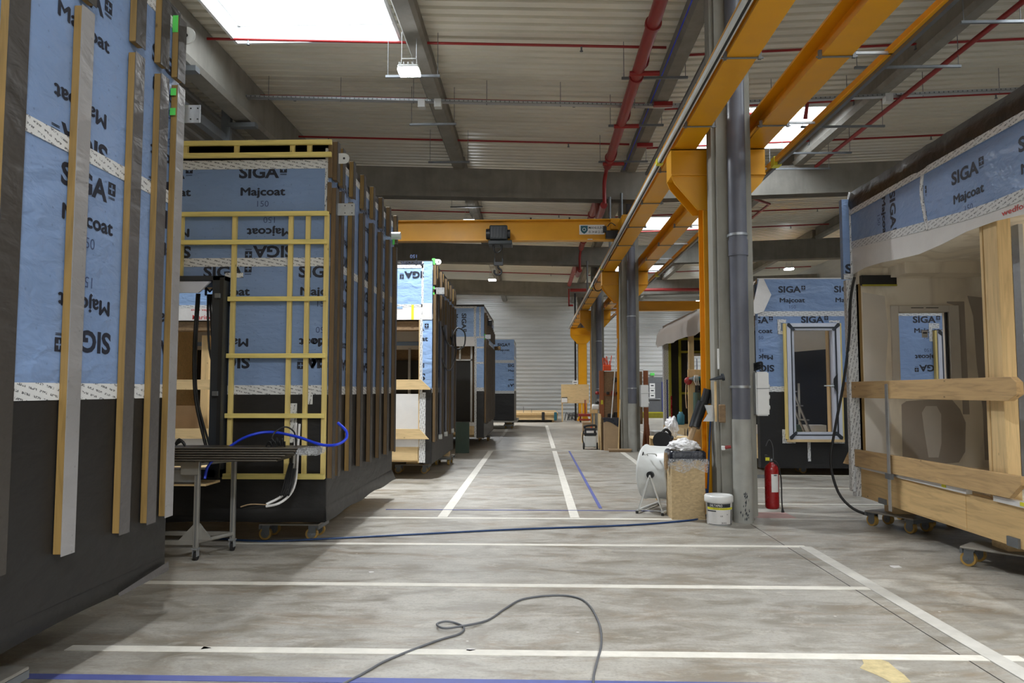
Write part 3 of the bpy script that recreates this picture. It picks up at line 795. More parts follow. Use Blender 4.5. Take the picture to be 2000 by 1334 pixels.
# ================================================================== BUILDING MODULES
def holed(name, mat, parent, axis, c0, c1, u0, u1, z0, z1, hole=None):
    """flat panel (x or y range is c0..c1 across, u along) with an optional rectangular opening"""
    m = MB()
    def bx(a, b, p, q_):
        if b - a < 1e-4 or q_ - p < 1e-4: return
        m.box(a, b, c0, c1, p, q_) if axis == 'x' else m.box(c0, c1, a, b, p, q_)
    if hole and hole[0] < u1 and hole[1] > u0 and hole[2] < z1 and hole[3] > z0:
        a, b, p, q_ = max(hole[0], u0), min(hole[1], u1), max(hole[2], z0), min(hole[3], z1)
        bx(u0, a, z0, z1); bx(b, u1, z0, z1); bx(a, b, z0, p); bx(a, b, q_, z1)
    else: bx(u0, u1, z0, z1)
    return m.build(name, mat, parent)
def batten(parent, x, y, z0, z1, w_=.1, d=.045, mat='battz', cover='cover', axis='y', lean=0.0):
    """upright batten on an aisle side wall with its dark facing strip"""
    T = Matrix.Translation((0, y, z0)) @ Matrix.Rotation(lean, 4, 'X') @ Matrix.Translation((0, -y, -z0))
    b = B('batten', mat, parent, x, x + d, y, y + w_, z0, z1, .003, T)
    if cover: B('cover_strip', cover, b, x + d, x + d + .004, y - .003, y + w_ + .006, z0 - .01, z1 + .004, 0, T)
    return b
def plate(parent, x0, x1, y, z0, z1, green=True):
    p = B('lifting_plate', 'galv', parent, x0, x1, y, y + .008, z0, z1, .002)
    for a in (.45, .85):
        for b in (.2, .8): 
            MB().cyl((x0 + (x1 - x0) * a, y - .002, z0 + (z1 - z0) * b), (x0 + (x1 - x0) * a, y, z0 + (z1 - z0) * b), .006, 8).build('bolt_hole', 'rubber', p)
    if green:
        B('green_tape', 'green', p, x0 - .035, x0 + .01, y - .004, y, z1 - .03, z1 + .02); B('green_tape', 'green', p, x0 - .03, x0 + .01, y - .004, y, z0 - .01, z0 + .03)
def tab(parent, x0, x1, y, zc, r=.06, green=True):
    pts = [(x0, zc - r)] + [(x1 - r + r * math.cos(t), zc + r * math.sin(t)) for t in [(-.5 + i / 12) * PI for i in range(13)]] + [(x0, zc + r)]
    p = MB().prism(pts, 1, y, y + .012).build('lifting_tab', 'offw', parent)
    MB().cyl((x1 - r, y - .003, zc), (x1 - r, y, zc), .012, 10).build('tab_hole', 'rubber', p)
    if green: B('green_tape', 'green', p, x0 - .03, x0 + .03, y - .004, y, zc - r, zc + r * 1.3)
EPS = .006
def membrane_side(root, x, y0, y1, zb, zt, sgn=1, wraps=None, top='black', tape_top=True, skirt=True):
    """aisle side wall: black foot, two blue courses, tapes. sgn=+1 faces +x"""
    s = sgn; X = lambda a, b: (min(x + s * a, x + s * b), max(x + s * a, x + s * b))
    B('black_membrane', 'black', root, *X(0, EPS), y0, y1, zb, 1.6)
    lo = B('blue_membrane', 'blue', root, *X(0, EPS), y0, y1, 1.6, 2.92)
    hi = B('blue_membrane', 'blue', root, *X(0, EPS), y0, y1, 2.92, zt - .14)
    B('black_membrane', 'blackw', root, *X(0, EPS), y0, y1, zt - .14, zt)
    B('joint_tape', 'tape', root, *X(EPS, EPS + .005), y0, y1, 1.545, 1.635)
    B('joint_tape', 'tape', root, *X(EPS, EPS + .005), y0, y1, 2.88, 2.965)
    B('joint_tape', 'tape', root, *X(EPS, EPS + .005), y0, y1, zt - .17, zt - .09)
    return lo, hi
# ---------------- module 1 (nearest, left)
X1 = -2.53
m1 = thing('building_module', (-4, 3.2, 0.38), 'nearest module at left edge, blue and black wall with thick upright battens', 'module', 'blue wrapped prefabricated building modules')
B('module_core', 'pinex', m1, -5.7, X1 - .002, 1.2, 5.0, .40, 4.27)
lo, hi = membrane_side(m1, X1, 1.2, 5.02, .40, 4.28)
fO, fU, fN = (X1 + EPS, 0, 0), (0, 1, 0), (1, 0, 0)
for u in (1.78, 2.78, 3.78, 4.78): 
    wordmark(lo, fO, fU, fN, u, 2.76, clip=(1.2, 5.02)); wordmark(lo, fO, fU, fN, u, 1.87, True, clip=(1.2, 5.02))
for u in (1.68, 2.68, 3.68, 4.65):
    wordmark(hi, fO, fU, fN, u, 3.83, clip=(1.2, 5.02)); wordmark(hi, fO, fU, fN, u, 2.965, True, clip=(1.2, 5.02))
membrane_flap = MB()
n = 16; vs = []
for i in range(n + 1):
    y = 1.4 + (5.02 - 1.4) * i / n; k = .03 * math.sin(i * 1.1) 
    vs += [(X1 + .008, y, .47), (X1 + .02 + k * .4, y, .40 - .03 - .012 * math.sin(i * .9)), (X1 - .35, y, .34 - .02 * math.sin(i * .7))]
membrane_flap.raw(vs, [(3 * i + a, 3 * i + 3 + a, 3 * i + 4 + a, 3 * i + 1 + a) for i in range(n) for a in (0, 1)], True)
membrane_flap.build('loose_membrane_edge', 'black', m1)
B('floor_sheet', 'wht', m1, X1 - .4, X1 - .01, 4.6, 5.04, .36, .372)
for y, z0, z1, mt, cv, w_ in ((3.29, .75, 4.2, 'battz', 'coverd', .13), (3.83, .74, 3.70, 'battz', 'cover_sheen', .105), (4.37, .745, 3.69, 'battz', 'cover', .10), (4.68, .75, 3.69, 'battz', 'cover', .10), (4.91, .755, 3.71, 'battz', 'cover_sheen', .095), (2.7, .75, 4.2, 'battz', 'cover', .1), (2.1, .75, 4.2, 'battz', 'cover', .1)):
    batten(m1, X1 + .01, y, z0, z1, w_, .045, mt, cv)
for y in (3.85, 4.37, 4.67, 4.90): batten(m1, X1 + .01, y, 3.76, 4.19, .1, .045, 'battz', 'coverd')
for z0, z1 in ((3.63, 3.68), (3.49, 3.54), (4.08, 4.2)): B('green_tape', 'green', m1, X1 + .012, X1 + .05, 4.896, 4.899, z0, z1)
vs = []
for i in range(9):
    y = 4.42 + i * .075; k = i / 8
    vs += [(X1 + .034, y, .385 + .05 * k), (X1 + .04, y, .365 + .012 * k)]
MB().raw(vs, [(2 * i, 2 * i + 2, 2 * i + 3, 2 * i + 1) for i in range(8)], True).build('grey_sheet_edge', 'cover', m1)
plate(m1, -2.50, -2.375, 5.045, 3.49, 3.62); tab(m1, -2.54, -2.43, 5.045, 4.13, .062)

# ---------------- dollies (platform on four castors)
def make_dolly(lab, mat='dollyp'):
    t = thing('platform_dolly', (0, 0, 0), lab, 'dolly', 'low dollies under the building modules')
    MB().box(-.2, .2, -.32, .32, .16, .178).build('platform', mat, t, .004)
    MB().box(-.2, .2, -.32, -.30, .12, .16).box(-.2, .2, .3, .32, .12, .16).build('frame_edge', 'galvd', t)
    for sx in (-.13, .13):
        for sy in (-.25, .25):
            c = MB().box(sx - .05, sx + .05, sy - .045, sy + .045, .145, .16).box(sx - .035, sx - .029, sy - .03, sy + .05, .055, .15).box(sx + .029, sx + .035, sy - .03, sy + .05, .055, .15).cyl((sx - .04, sy + .02, .065), (sx + .04, sy + .02, .065), .011, 8).build('castor_fork', 'galvd', t)
            MB().cyl((sx - .024, sy + .02, .065), (sx + .024, sy + .02, .065), .065, 18).build('tyre', 'wheel', c)
            MB().cyl((sx - .027, sy + .02, .065), (sx + .027, sy + .02, .065), .045, 16).build('hub', 'hub', c)
    return t
d0 = make_dolly('worn dolly at the bottom left corner, under the nearest left module')
d0.location = (-2.93, 3.62, 0); d0.rotation_euler.z = PI / 2
def put_dolly(x, y, rz, lab):
    c = copy_tree(d0); c.location = (x, y, 0); c.rotation_euler = (0, 0, rz); c['label'] = lab; return c
put_dolly(-2.62, 8.05, PI / 2, 'dolly under the second left module, behind the profile trolley')
put_dolly(-2.36, 14.3, PI / 2, 'dolly under the front edge of the third left module')
put_dolly(-1.98, 16.0, 0, 'dolly under the aisle side of the third left module')
put_dolly(-1.62, 23.4, 0, 'dolly under the fourth left module')
put_dolly(4.2, 8.75, .45, 'dolly under the far corner of the right timber module')
put_dolly(4.68, 9.12, .2, 'dolly just behind another under the far corner of right module')
put_dolly(4.22, 6.85, .75, 'dolly sticking out under the right module at the picture edge')
put_dolly(4.9, 14.6, PI / 2, 'dolly in the dark under the blue module with a framed opening')

# ---------------- module 2
X2, Y2 = -2.13, 7.5
m2 = thing('building_module', (-4, 9.2, .3), 'second left module with yellow lattice battens on its blue front', 'module', 'blue wrapped prefabricated building modules')
ZT2 = 4.19; H2 = (-4.7, -3.27, .75, 2.66)
XB2 = -5.7
holed('front_wall', 'pinex', m2, 'x', Y2 + .008, Y2 + .18, XB2, X2 - .02, .29, ZT2 - .01, H2)
holed('black_membrane', 'black', m2, 'x', Y2, Y2 + EPS, XB2, X2, .26, 1.6, H2)
lo = holed('blue_membrane', 'blue', m2, 'x', Y2, Y2 + EPS, XB2, X2, 1.6, 2.92, H2)
hi = holed('blue_membrane', 'blue', m2, 'x', Y2, Y2 + EPS, XB2, X2, 2.92, 4.04)
B('black_membrane', 'blackw', m2, XB2, X2, Y2, Y2 + EPS, 4.04, ZT2)
B('joint_tape', 'tape', m2, XB2, X2, Y2 - .005, Y2, 3.905, 4.0)
B('joint_tape', 'tape', m2, XB2, X2, Y2 - .005, Y2, 2.875, 2.965)
B('joint_tape', 'tape', m2, -3.17, X2, Y2 - .005, Y2, 1.55, 1.645)
B('joint_tape', 'tapev', m2, -2.19, -2.155, Y2 - .004, Y2, 3.35, 4.12)
B('tape_patch', 'tape', m2, -3.22, -3.03, Y2 - .006, Y2 - .004, 2.76, 2.81)
B('tape_patch', 'tapev', m2, -2.33, -2.28, Y2 - .004, Y2, 1.45, 1.56)
B('tape_patch', 'tapev', m2, -2.56, -2.44, Y2 - .004, Y2, 1.06, 1.46)
fO, fU, fN = (0, Y2, 0), (1, 0, 0), (0, -1, 0)
for u in (-5.45, -4.45, -3.45, -2.45):
    if not (-4.6 < u < -3.7): wordmark(lo, fO, fU, fN, u, 2.82, clip=(XB2, X2 - .02))
    if u > -3.4 or u < -5: wordmark(lo, fO, fU, fN, u, 1.88, True, clip=(XB2, X2 - .02))
wordmark(lo, fO, fU, fN, -3.45, 1.88, True, clip=(-3.16, X2)); wordmark(lo, fO, fU, fN, -2.62, 1.88, True, clip=(-2.3, X2))
for u in (-5.1, -4.1, -3.1): wordmark(hi, fO, fU, fN, u, 3.87); wordmark(hi, fO, fU, fN, u + (.08 if u == -3.1 else 0), 3.03, True)
B('side_wall', 'pinex', m2, X2 - .16, X2 - .008, Y2 + .18, 10.95, .29, ZT2 - .01)
B('left_wall', 'wht', m2, XB2, XB2 + .1, Y2 + .18, 10.95, .29, ZT2 - .01)
B('module_floor', 'pinex', m2, XB2, X2 - .02, Y2 + .18, 10.95, .29, .5)
B('module_roof', 'black', m2, XB2, X2 - .02, Y2, 10.95, ZT2 - .22, ZT2 - .01)
B('inner_lintel', 'osb', m2, XB2, X2 - .16, 10.8, 10.95, 3.2, 3.97)
lo, hi = membrane_side(m2, X2 - EPS, Y2 + .02, 10.95, .27, ZT2)
fO, fU, fN = (X2, 0, 0), (0, 1, 0), (1, 0, 0)
for u in (7.95, 8.95, 9.95): wordmark(lo, fO, fU, fN, u, 2.76, clip=(7.5, 10.95)); wordmark(lo, fO, fU, fN, u, 1.87, True, clip=(7.5, 10.95))
for u in (7.75, 8.75, 9.75): wordmark(hi, fO, fU, fN, u, 3.83); wordmark(hi, fO, fU, fN, u, 3.02, True)
n = 20; vs = []
for i in range(n + 1):
    y = Y2 + (10.95 - Y2) * i / n
    vs += [(X2 + .002, y, .42), (X2 + .012 + (.05 * (i / n) ** 6), y, .27 - .012 * math.sin(i * .9)), (X2 - .3, y, .26)]
MB().raw(vs, [(3 * i + a, 3 * i + 3 + a, 3 * i + 4 + a, 3 * i + 1 + a) for i in range(n) for a in (0, 1)], True).build('loose_membrane_edge', 'black', m2)
vs = []
for i in range(n + 1):
    x = XB2 + (X2 - XB2) * i / n
    vs += [(x, Y2 - .004, .40), (x, Y2 - .03 - .02 * math.sin(i * 1.3), .27 + .012 * math.sin(i)), (x, Y2 + .3, .25)]
MB().raw(vs, [(3 * i + a, 3 * i + 3 + a, 3 * i + 4 + a, 3 * i + 1 + a) for i in range(n) for a in (0, 1)], True).build('loose_membrane_edge', 'black', m2)
# yellow lattice on the front
def lat_h(z, x0, x1, h_=.047): B('lattice_batten', 'pineyx', m2, x0, x1, Y2 - .075, Y2 - .04, z - h_ / 2, z + h_ / 2, .002)
def lat_v(x, z0, z1, w_=.047): B('lattice_batten', 'pineyz', m2, x - w_ / 2, x + w_ / 2, Y2 - .042, Y2 - .005, z0, z1, .002)
lat_h(4.165, XB2, -2.11, .05); lat_h(4.035, XB2, -2.11, .05)
for z in (3.415, 3.12): lat_h(z, XB2, -2.14)
for z in (2.53, 1.945, 1.335): lat_h(z, -3.16, -2.14)
lat_h(.725, -3.17, -2.13, .055)
for x in (-3.12, -2.53, -2.35): lat_v(x, .70, 3.43)
for x in (-3.12, -2.53, -2.35, -3.66): lat_v(x, 4.04, 4.17)
lat_v(-3.68, 2.76, 3.43); lat_v(-2.155, .70, 3.44)
B('corner_post', 'battd', m2, -2.155, -2.115, Y2 - .04, Y2 - .005, 3.42, 3.75, .002)
B('corner_post', 'battd', m2, -2.15, -2.11, Y2 - .04, Y2 - .005, 3.80, 4.19, .002)
# side battens
for i, (y, mt) in enumerate(((7.50, 'battd'), (7.72, 'battd'), (8.18, 'battz'), (8.70, 'battd'), (9.22, 'battd'), (9.75, 'battd'), (10.27, 'battd'), (10.80, 'battd'))):
    batten(m2, X2 + .008, y, .70, 3.72 if i else 3.70, .10, .05, mt, 'coverd')
    batten(m2, X2 + .008, y + .03, 3.79, 4.20, .10, .05, 'battz' if 0 < i < 5 else 'battd', 'coverd')
plate(m2, -2.075, -1.89, 7.56, 3.42, 3.55, False); tab(m2, -2.09, -1.955, 7.56, 4.03, .055, False)
pp = MB().cyl((-2.16, 10.72, 3.87), (-1.99, 10.72, 3.87), .055, 14).build('lifting_tab', 'offw', m2)
B('green_tape', 'green', pp, -2.09, -2.06, 10.62, 10.64, 3.72, 3.8)
# dark aluminium window frame in the front opening
wfm = MB().box(-3.29, -3.165, Y2 - .14, Y2 + .06, .72, 2.76).box(-4.72, -3.165, Y2 - .14, Y2 + .06, 2.71, 2.76).box(-4.72, -3.165, Y2 - .14, Y2 + .06, .72, .80).box(-4.78, -4.70, Y2 - .14, Y2 + .06, .72, 2.76).build('window_frame', 'anth', m2, .004)
B('frame_edge', 'blkp', wfm, -3.205, -3.165, Y2 - .16, Y2 - .141, .72, 2.74)
MB().prism([(-4.7, 2.70), (-3.31, 2.70), (-3.43, 2.585), (-4.7, 2.585)], 1, Y2 - .15, Y2 - .12).build('film_covered_rail', 'framew', wfm)
for z in (2.55, 1.56): MB().box(-3.25, -3.19, Y2 - .18, Y2 - .14, z - .025, z + .025).build('hinge', 'galvd', wfm, .004)
for k, (xa, xb) in enumerate(((-3.62, -3.44), (-3.60, -3.40), (-3.51, -3.31), (-3.49, -3.30), (-3.47, -3.31))):
    if k < 2: pts = [(xa + .02, 7.7, 2.62), (xa, 7.7, 2.0), (xa + .03, 7.7, 1.5), (xb, 7.65, 1.0), (xb + .06, 7.6, .85)]
    else: pts = [(xa + .0, 7.75, 2.62), (xa - .02 + k * .015, 7.75, 2.3), (xa + .03 + k * .02, 7.7, 1.95), (xb, 7.7, 1.66), (xb + .05, 7.8, 1.4)]
    o = MB().tube(pts, .012 if k else .017, 7).build('hanging_cable', 'rubber', m2)
# ---------------- module 3
X3, Y3 = -1.86, 13.2
m3 = thing('building_module', (-3.6, 15, .28), 'third left module, open front with planks across and red lettering', 'module', 'blue wrapped prefabricated building modules')
XB3 = -7.1
B('black_membrane', 'blackw', m3, XB3, X3, Y3, Y3 + .05, 3.84, 3.94)
B('blue_membrane', 'bluep', m3, XB3, -2.03, Y3, Y3 + .05, 3.12, 3.86)
B('joint_tape', 'tape', m3, XB3, -2.03, Y3 - .006, Y3, 3.80, 3.86)
B('joint_tape', 'tapev', m3, -2.58, -2.52, Y3 - .006, Y3, 3.1, 3.84); B('joint_tape', 'tapev', m3, -2.06, -1.98, Y3 - .006, Y3, 2.95, 3.92)
B('joint_tape', 'tape', m3, XB3, -2.03, Y3 - .006, Y3, 3.09, 3.14)
wb = B('white_band', 'wht', m3, XB3, -1.87, Y3 - .004, Y3 + .05, 2.86, 3.12)
B('white_band', 'wht', m3, -2.04, -1.865, Y3 - .012, Y3 - .004, 2.86, 3.16)
B('yellow_strap', 'yellowp', m3, -2.24, -2.195, Y3 - .012, Y3 - .004, 2.86, 3.13)
B('blue_patch', 'bluep', m3, -2.50, -2.4, Y3 - .008, Y3 - .003, 3.06, 3.1)
for x in (-2.94, -3.92, -4.9, -6.25): lettering(wb, 'Marinell', .42, .085, (x, Y3 - .006, 2.875), (1, 0, 0), (0, -1, 0), 'redink')
for x in (-3.65, -4.6, -6.28): lettering(wb, 'stop vapor', .42, .05, (x, Y3 - .006, 3.02), (1, 0, 0), (0, -1, 0), 'redink')
wm = B('blue_membrane', 'bluep', m3, -2.06, X3, Y3 - .003, Y3 + .05, 1.62, 2.88)
wordmark(wm, (0, Y3 - .003, 0), (1, 0, 0), (0, -1, 0), -2.43, 2.72, clip=(-2.04, X3)); wordmark(wm, (0, Y3 - .003, 0), (1, 0, 0), (0, -1, 0), -2.49, 1.83, True, clip=(-2.02, X3 + .1))
wm2 = B('blue_membrane', 'bluep', m3, -2.02, X3, Y3 - .01, Y3 - .003, 3.14, 3.92)
wordmark(m3, (0, Y3 - .006, 0), (1, 0, 0), (0, -1, 0), -2.46, 3.68, True)
B('black_membrane', 'black', m3, -2.0, X3, Y3 - .002, Y3 + .05, .28, 1.62)
B('joint_tape', 'tapev', m3, -2.08, -2.03, Y3 - .008, Y3 - .002, .30, 2.88); B('joint_tape', 'tapev', m3, -2.03, -1.97, Y3 - .008, Y3 - .002, .30, 1.55)
B('corner_stud', 'pinez', m3, -2.1, -2.06, Y3, Y3 + .15, .3, 2.9)
B('lintel', 'brown', m3, XB3, -2.08, Y3 + .05, Y3 + .4, 2.68, 2.86)
B('ceiling_board', 'brown', m3, XB3, -1.95, Y3 + .05, Y3 + 3.4, 2.84, 2.88)
B('sill', 'pinex', m3, XB3, -2.09, Y3, Y3 + .14, .34, .60); B('sill_film', 'wht', m3, XB3, -2.09, Y3 - .02, Y3, .58, .78)
B('deck', 'pinex', m3, XB3, -2.09, Y3 + .14, Y3 + 3.5, .6, .66)
B('guard_plank', 'pinex', m3, XB3, -2.1, Y3 - .06, Y3 - .02, 1.60, 1.78)
MB().prism([(-2.1, 1.60), (-2.1, 1.78), (-2.05, 1.78), (-1.88, 1.62), (-1.88, 1.60)], 1, Y3 - .06, Y3 - .02).build('plank_end', 'pinex', m3)
MB().prism([(XB3, .72), (XB3, .90), (-2.07, .90), (-1.90, .72)], 1, Y3 - .06, Y3 - .02).build('guard_plank', 'pinex', m3)
B('inner_wall', 'brown', m3, XB3, -1.95, Y3 + 1.9, Y3 + 2.0, .66, 2.84)
B('white_panel', 'wht', m3, XB3, -1.95, Y3 + 1.80, Y3 + 1.9, 2.42, 2.84); B('blue_stripe', 'bluep', m3, XB3, -1.95, Y3 + 1.79, Y3 + 1.8, 2.5, 2.58)
B('dark_panel', 'darkpanel', m3, -2.9, -2.12, Y3 + 1.84, Y3 + 1.9, 1.2, 2.2)
B('white_board', 'white', m3, -2.7, -2.12, Y3 + .5, Y3 + .53, .85, 1.52)
B('dark_panel', 'darkpanel', m3, -4.6, -3.9, Y3 + 1.84, Y3 + 1.9, .9, 2.2)
for k, (xa, xb, zz) in enumerate(((-6.9, -5.97, 1.30), (-6.9, -5.93, 1.28), (-6.3, -5.80, 1.08))): B('leaning_board', 'cardb', m3, xa, xb, Y3 + .5 + .03 * k, Y3 + .52 + .03 * k, .66, zz)
B('dark_panel', 'darkpanel', m3, -7.0, -6.28, Y3 + 1.84, Y3 + 1.9, .9, 2.45); B('pale_panel', 'plaster', m3, -6.2, -5.2, Y3 + 1.84, Y3 + 1.9, .66, 2.45); B('timber_stud', 'pinez', m3, -6.16, -6.02, Y3 + .2, Y3 + .34, .6, 2.6)
for x in (-2.98, -2.60, -2.1, -3.75, -3.3, -4.7, -5.95, -6.3): B('metal_stud', 'galv', m3, x, x + .05, Y3 + 1.78, Y3 + 1.84, .66, 2.45)
B('timber_stud', 'pinez', m3, -3.7, -3.5, Y3 + .2, Y3 + .34, .6, 2.86); B('red_frame', 'exting', m3, -2.78, -2.74, Y3 + .3, Y3 + .34, .66, 1.6)
B('side_wall', 'pinex', m3, -1.95, X3 - .008, Y3 + .05, 16.7, .28, 3.9)
B('module_roof', 'black', m3, XB3, X3 - .01, Y3 + .05, 16.7, 3.7, 3.92); B('back_wall', 'pinex', m3, XB3, X3 - .01, 16.6, 16.7, .3, 3.9)
B('module_floor', 'pinex', m3, XB3, X3 - .01, Y3 + .14, 16.7, .3, .6); B('left_wall', 'pinex', m3, XB3, XB3 + .1, Y3 + .14, 16.7, .3, 3.9)
lo, hi = membrane_side(m3, X3 - EPS, Y3 + .01, 16.7, .27, 3.94)
for u in (13.6, 14.6, 15.6): wordmark(lo, (X3, 0, 0), (0, 1, 0), (1, 0, 0), u, 1.9, True)
for i, y in enumerate((13.25, 13.5, 14.1, 14.35, 14.9, 15.2, 15.7, 16.2, 16.55)):
    batten(m3, X3 + .008, y, .66, 3.42, .1, .05, 'battd', 'coverd'); batten(m3, X3 + .008, y, 3.5, 3.9 - .01 * i, .1, .05, 'battz' if i % 2 else 'battd', 'coverd')
plate(m3, -1.84, -1.65, 13.25, 3.33, 3.45); tab(m3, -1.85, -1.71, 13.25, 3.92, .05)
for y in (13.9, 14.75, 15.9):
    pv = MB().tube([(X3 + .05, y, 2.9), (X3 + .06, y, 2.5), (X3 + .06, y, 1.0), (X3 + .06, y, .75)], .025, 8).build('waste_pipe', 'pvc', m3)
    MB().cyl((X3 + .04, y, .72), (X3 + .10, y, .72), .05, 12).build('pipe_bend', 'offw', pv)
MB().tube([(X3 + .08, 14.0, 2.8), (X3 + .1, 14.6, 2.55), (X3 + .12, 15.2, 2.5), (X3 + .1, 15.6, 2.75), (X3 + .15, 16.1, 2.95), (X3 + .3, 16.2, 2.85), (X3 + .28, 16.2, 2.55), (X3 + .1, 16.1, 2.5), (X3 + .08, 15.4, 2.7)], .016, 7).build('looped_cable', 'rubber', m3)
MB().tube([(X3 + .08, 13.9, 2.2), (X3 + .1, 14.6, 2.0), (X3 + .12, 15.3, 2.05), (X3 + .14, 15.9, 2.4), (X3 + .1, 16.0, 2.8)], .014, 7).build('looped_cable', 'rubber', m3)
# ---------------- module 4
X4, Y4 = -1.40, 20.0
m4 = thing('building_module', (-3, 22, .3), 'fourth left module with a black doorway and a sideways printed panel', 'module', 'blue wrapped prefabricated building modules')
hb = B('blue_membrane', 'bluep', m4, -5, -1.62, Y4, Y4 + .05, 3.02, 3.86)
wordmark(hb, (0, Y4, 0), (1, 0, 0), (0, -1, 0), -1.95, 3.68, rot90=True)
B('black_membrane', 'blackw', m4, -5, X4, Y4, Y4 + .05, 3.86, 3.92); B('joint_tape', 'tape', m4, -5, -1.6, Y4 - .006, Y4, 3.82, 3.87)
B('joint_tape', 'tapev', m4, -1.68, -1.62, Y4 - .008, Y4, 3.0, 3.85); B('joint_tape', 'tapev', m4, -1.53, -1.49, Y4 - .008, Y4, 3.0, 3.85)
B('white_band', 'wht', m4, -5, -1.6, Y4 - .004, Y4 + .05, 2.78, 3.04)
B('blue_membrane', 'bluep', m4, -1.62, X4, Y4 - .002, Y4 + .05, 1.62, 3.86); B('black_membrane', 'black', m4, -1.60, X4, Y4 - .002, Y4 + .05, .30, 1.62)
B('joint_tape', 'tape', m4, -1.60, X4, Y4 - .006, Y4 - .002, 1.56, 1.66); B('joint_tape', 'tapev', m4, -1.66, -1.6, Y4 - .006, Y4, .32, 3.0)
for z in (3.0, 2.72, 2.3): B('joint_tape', 'tape', m4, -1.60, X4, Y4 - .005, Y4 - .002, z, z + .05)
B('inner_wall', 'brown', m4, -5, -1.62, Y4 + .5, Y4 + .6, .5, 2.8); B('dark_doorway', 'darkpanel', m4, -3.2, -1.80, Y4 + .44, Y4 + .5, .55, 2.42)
for x in (-2.12, -1.80): B('metal_stud', 'galv', m4, x, x + .05, Y4 + .38, Y4 + .44, .5 if x > -2 else 2.42, 2.8)
B('metal_rail', 'galv', m4, -3.2, -1.75, Y4 + .38, Y4 + .44, 2.40, 2.44)
B('sill', 'pinex', m4, -5, -1.64, Y4, Y4 + .3, .38, .62); B('sill_film', 'wht', m4, -5, -1.64, Y4 - .01, Y4 + .3, .62, .72)
B('side_wall', 'pinex', m4, -1.6, X4 - .008, Y4 + .05, 24.6, .28, 3.9); B('module_roof', 'black', m4, -5, X4 - .01, Y4 + .05, 24.6, 3.8, 3.9); B('module_floor', 'pinex', m4, -5, X4 - .01, Y4 + .3, 24.6, .3, .5); B('back_wall', 'black', m4, -5, X4 - .01, 24.5, 24.6, .3, 3.9)
membrane_side(m4, X4 - EPS, Y4 + .01, 24.6, .28, 3.9)
for i in range(10):
    y = 20.05 + i * .47
    batten(m4, X4 + .008, y, .66 if i % 3 else .7, 3.0 if i < 3 else 2.9, .14, .05, 'battd', 'coverd'); batten(m4, X4 + .008, y, 3.1, 3.7 - .03 * i, .14, .05, 'battd', 'coverd')
plate(m4, -1.38, -1.22, 20.05, 2.98, 3.1)
B('dark_bracket', 'blkp', m4, -1.36, -1.22, 20.6, 20.9, 3.4, 3.55, .01); B('dark_bracket', 'battd', m4, -1.36, -1.15, 24.2, 24.4, 2.9, 3.02, .01)
# ---------------- module 5
m5 = thing('building_module', (-2, 31, .3), 'smallest, farthest left module, closed blue front and black foot', 'module', 'blue wrapped prefabricated building modules')
X5, Y5 = -.87, 30.0
B('module_core', 'pinex', m5, -4.5, X5 - .01, Y5 + .01, 33.2, .36, 3.6)
B('black_membrane', 'black', m5, -4.5, X5, Y5, Y5 + .01, .36, 1.5); lo = B('blue_membrane', 'bluep', m5, -4.5, X5, Y5, Y5 + .01, 1.5, 2.75); hi = B('blue_membrane', 'bluep', m5, -4.5, X5, Y5, Y5 + .01, 2.75, 3.64)
B('joint_tape', 'tape', m5, -4.5, X5, Y5 - .006, Y5, 1.44, 1.55); B('joint_tape', 'tape', m5, -4.5, X5, Y5 - .006, Y5, 2.68, 2.8)
for u in (-2.55, -1.55): wordmark(hi, (0, Y5, 0), (1, 0, 0), (0, -1, 0), u, 3.42)
for u in (-2.15, -1.13): wordmark(lo, (0, Y5, 0), (1, 0, 0), (0, -1, 0), u, 2.58, clip=(-4.5, X5)); wordmark(lo, (0, Y5, 0), (1, 0, 0), (0, -1, 0), u, 1.78, True, clip=(-4.5, X5))
lo, hi = membrane_side(m5, X5 - EPS, Y5 + .01, 33.2, .36, 3.64)
B('transport_skid', 'dollyp', m5, -4.5, X5 + .12, Y5 - .1, 33.3, .28, .34)
put_dolly(-1.1, 30.6, 0, 'dolly under the farthest left module'); put_dolly(-1.15, 32.6, 0, 'rear dolly under the farthest left module')

# ---------------- right timber module (open side towards the aisle)
XR_, YA, YE = 3.95, 4.3, 9.3
mr = thing('building_module', (5.5, 7, .3), 'right module with open timber and plasterboard side and blue fascia', 'module', 'blue wrapped prefabricated building modules')
# fascia
B('fascia_core', 'pinex', mr, XR_ + .012, XR_ + .12, YA, YE, 3.15, 4.05)
n = 40; rr_ = random.Random(4); vs = []
for i in range(n + 1):
    y = YA + (YE - YA) * i / n
    vs += [(XR_ - .006 - rr_.uniform(0, .012), y, 3.79), (XR_ - .012 - rr_.uniform(0, .03), y, 3.92), (XR_ - .004, y, 4.06 + rr_.uniform(-.004, .006)), (XR_ + .3, y, 4.07)]
MB().raw(vs, [(4 * i + a, 4 * i + 4 + a, 4 * i + 5 + a, 4 * i + 1 + a) for i in range(n) for a in (0, 1, 2)], True).build('black_membrane', 'blackw', mr)
def zlow(y): return 3.12 if y < 6.6 else 3.12 + (y - 6.6) * .085
def strip(name, mat, ztop, zbot, x0, x1, ya=YA, yb=YE, n=12):
    m = MB(); 
    for i in range(n):
        a = ya + (yb - ya) * i / n; b = ya + (yb - ya) * (i + 1) / n
        m.raw([(x0, a, zbot(a)), (x0, b, zbot(b)), (x0, b, ztop(b)), (x0, a, ztop(a)), (x1, a, zbot(a)), (x1, b, zbot(b)), (x1, b, ztop(b)), (x1, a, ztop(a))],
              [(0, 1, 2, 3), (4, 7, 6, 5), (0, 4, 5, 1), (3, 2, 6, 7)] + ([(0, 3, 7, 4)] if i == 0 else []) + ([(1, 5, 6, 2)] if i == n - 1 else []))
    return m.build(name, mat, mr)
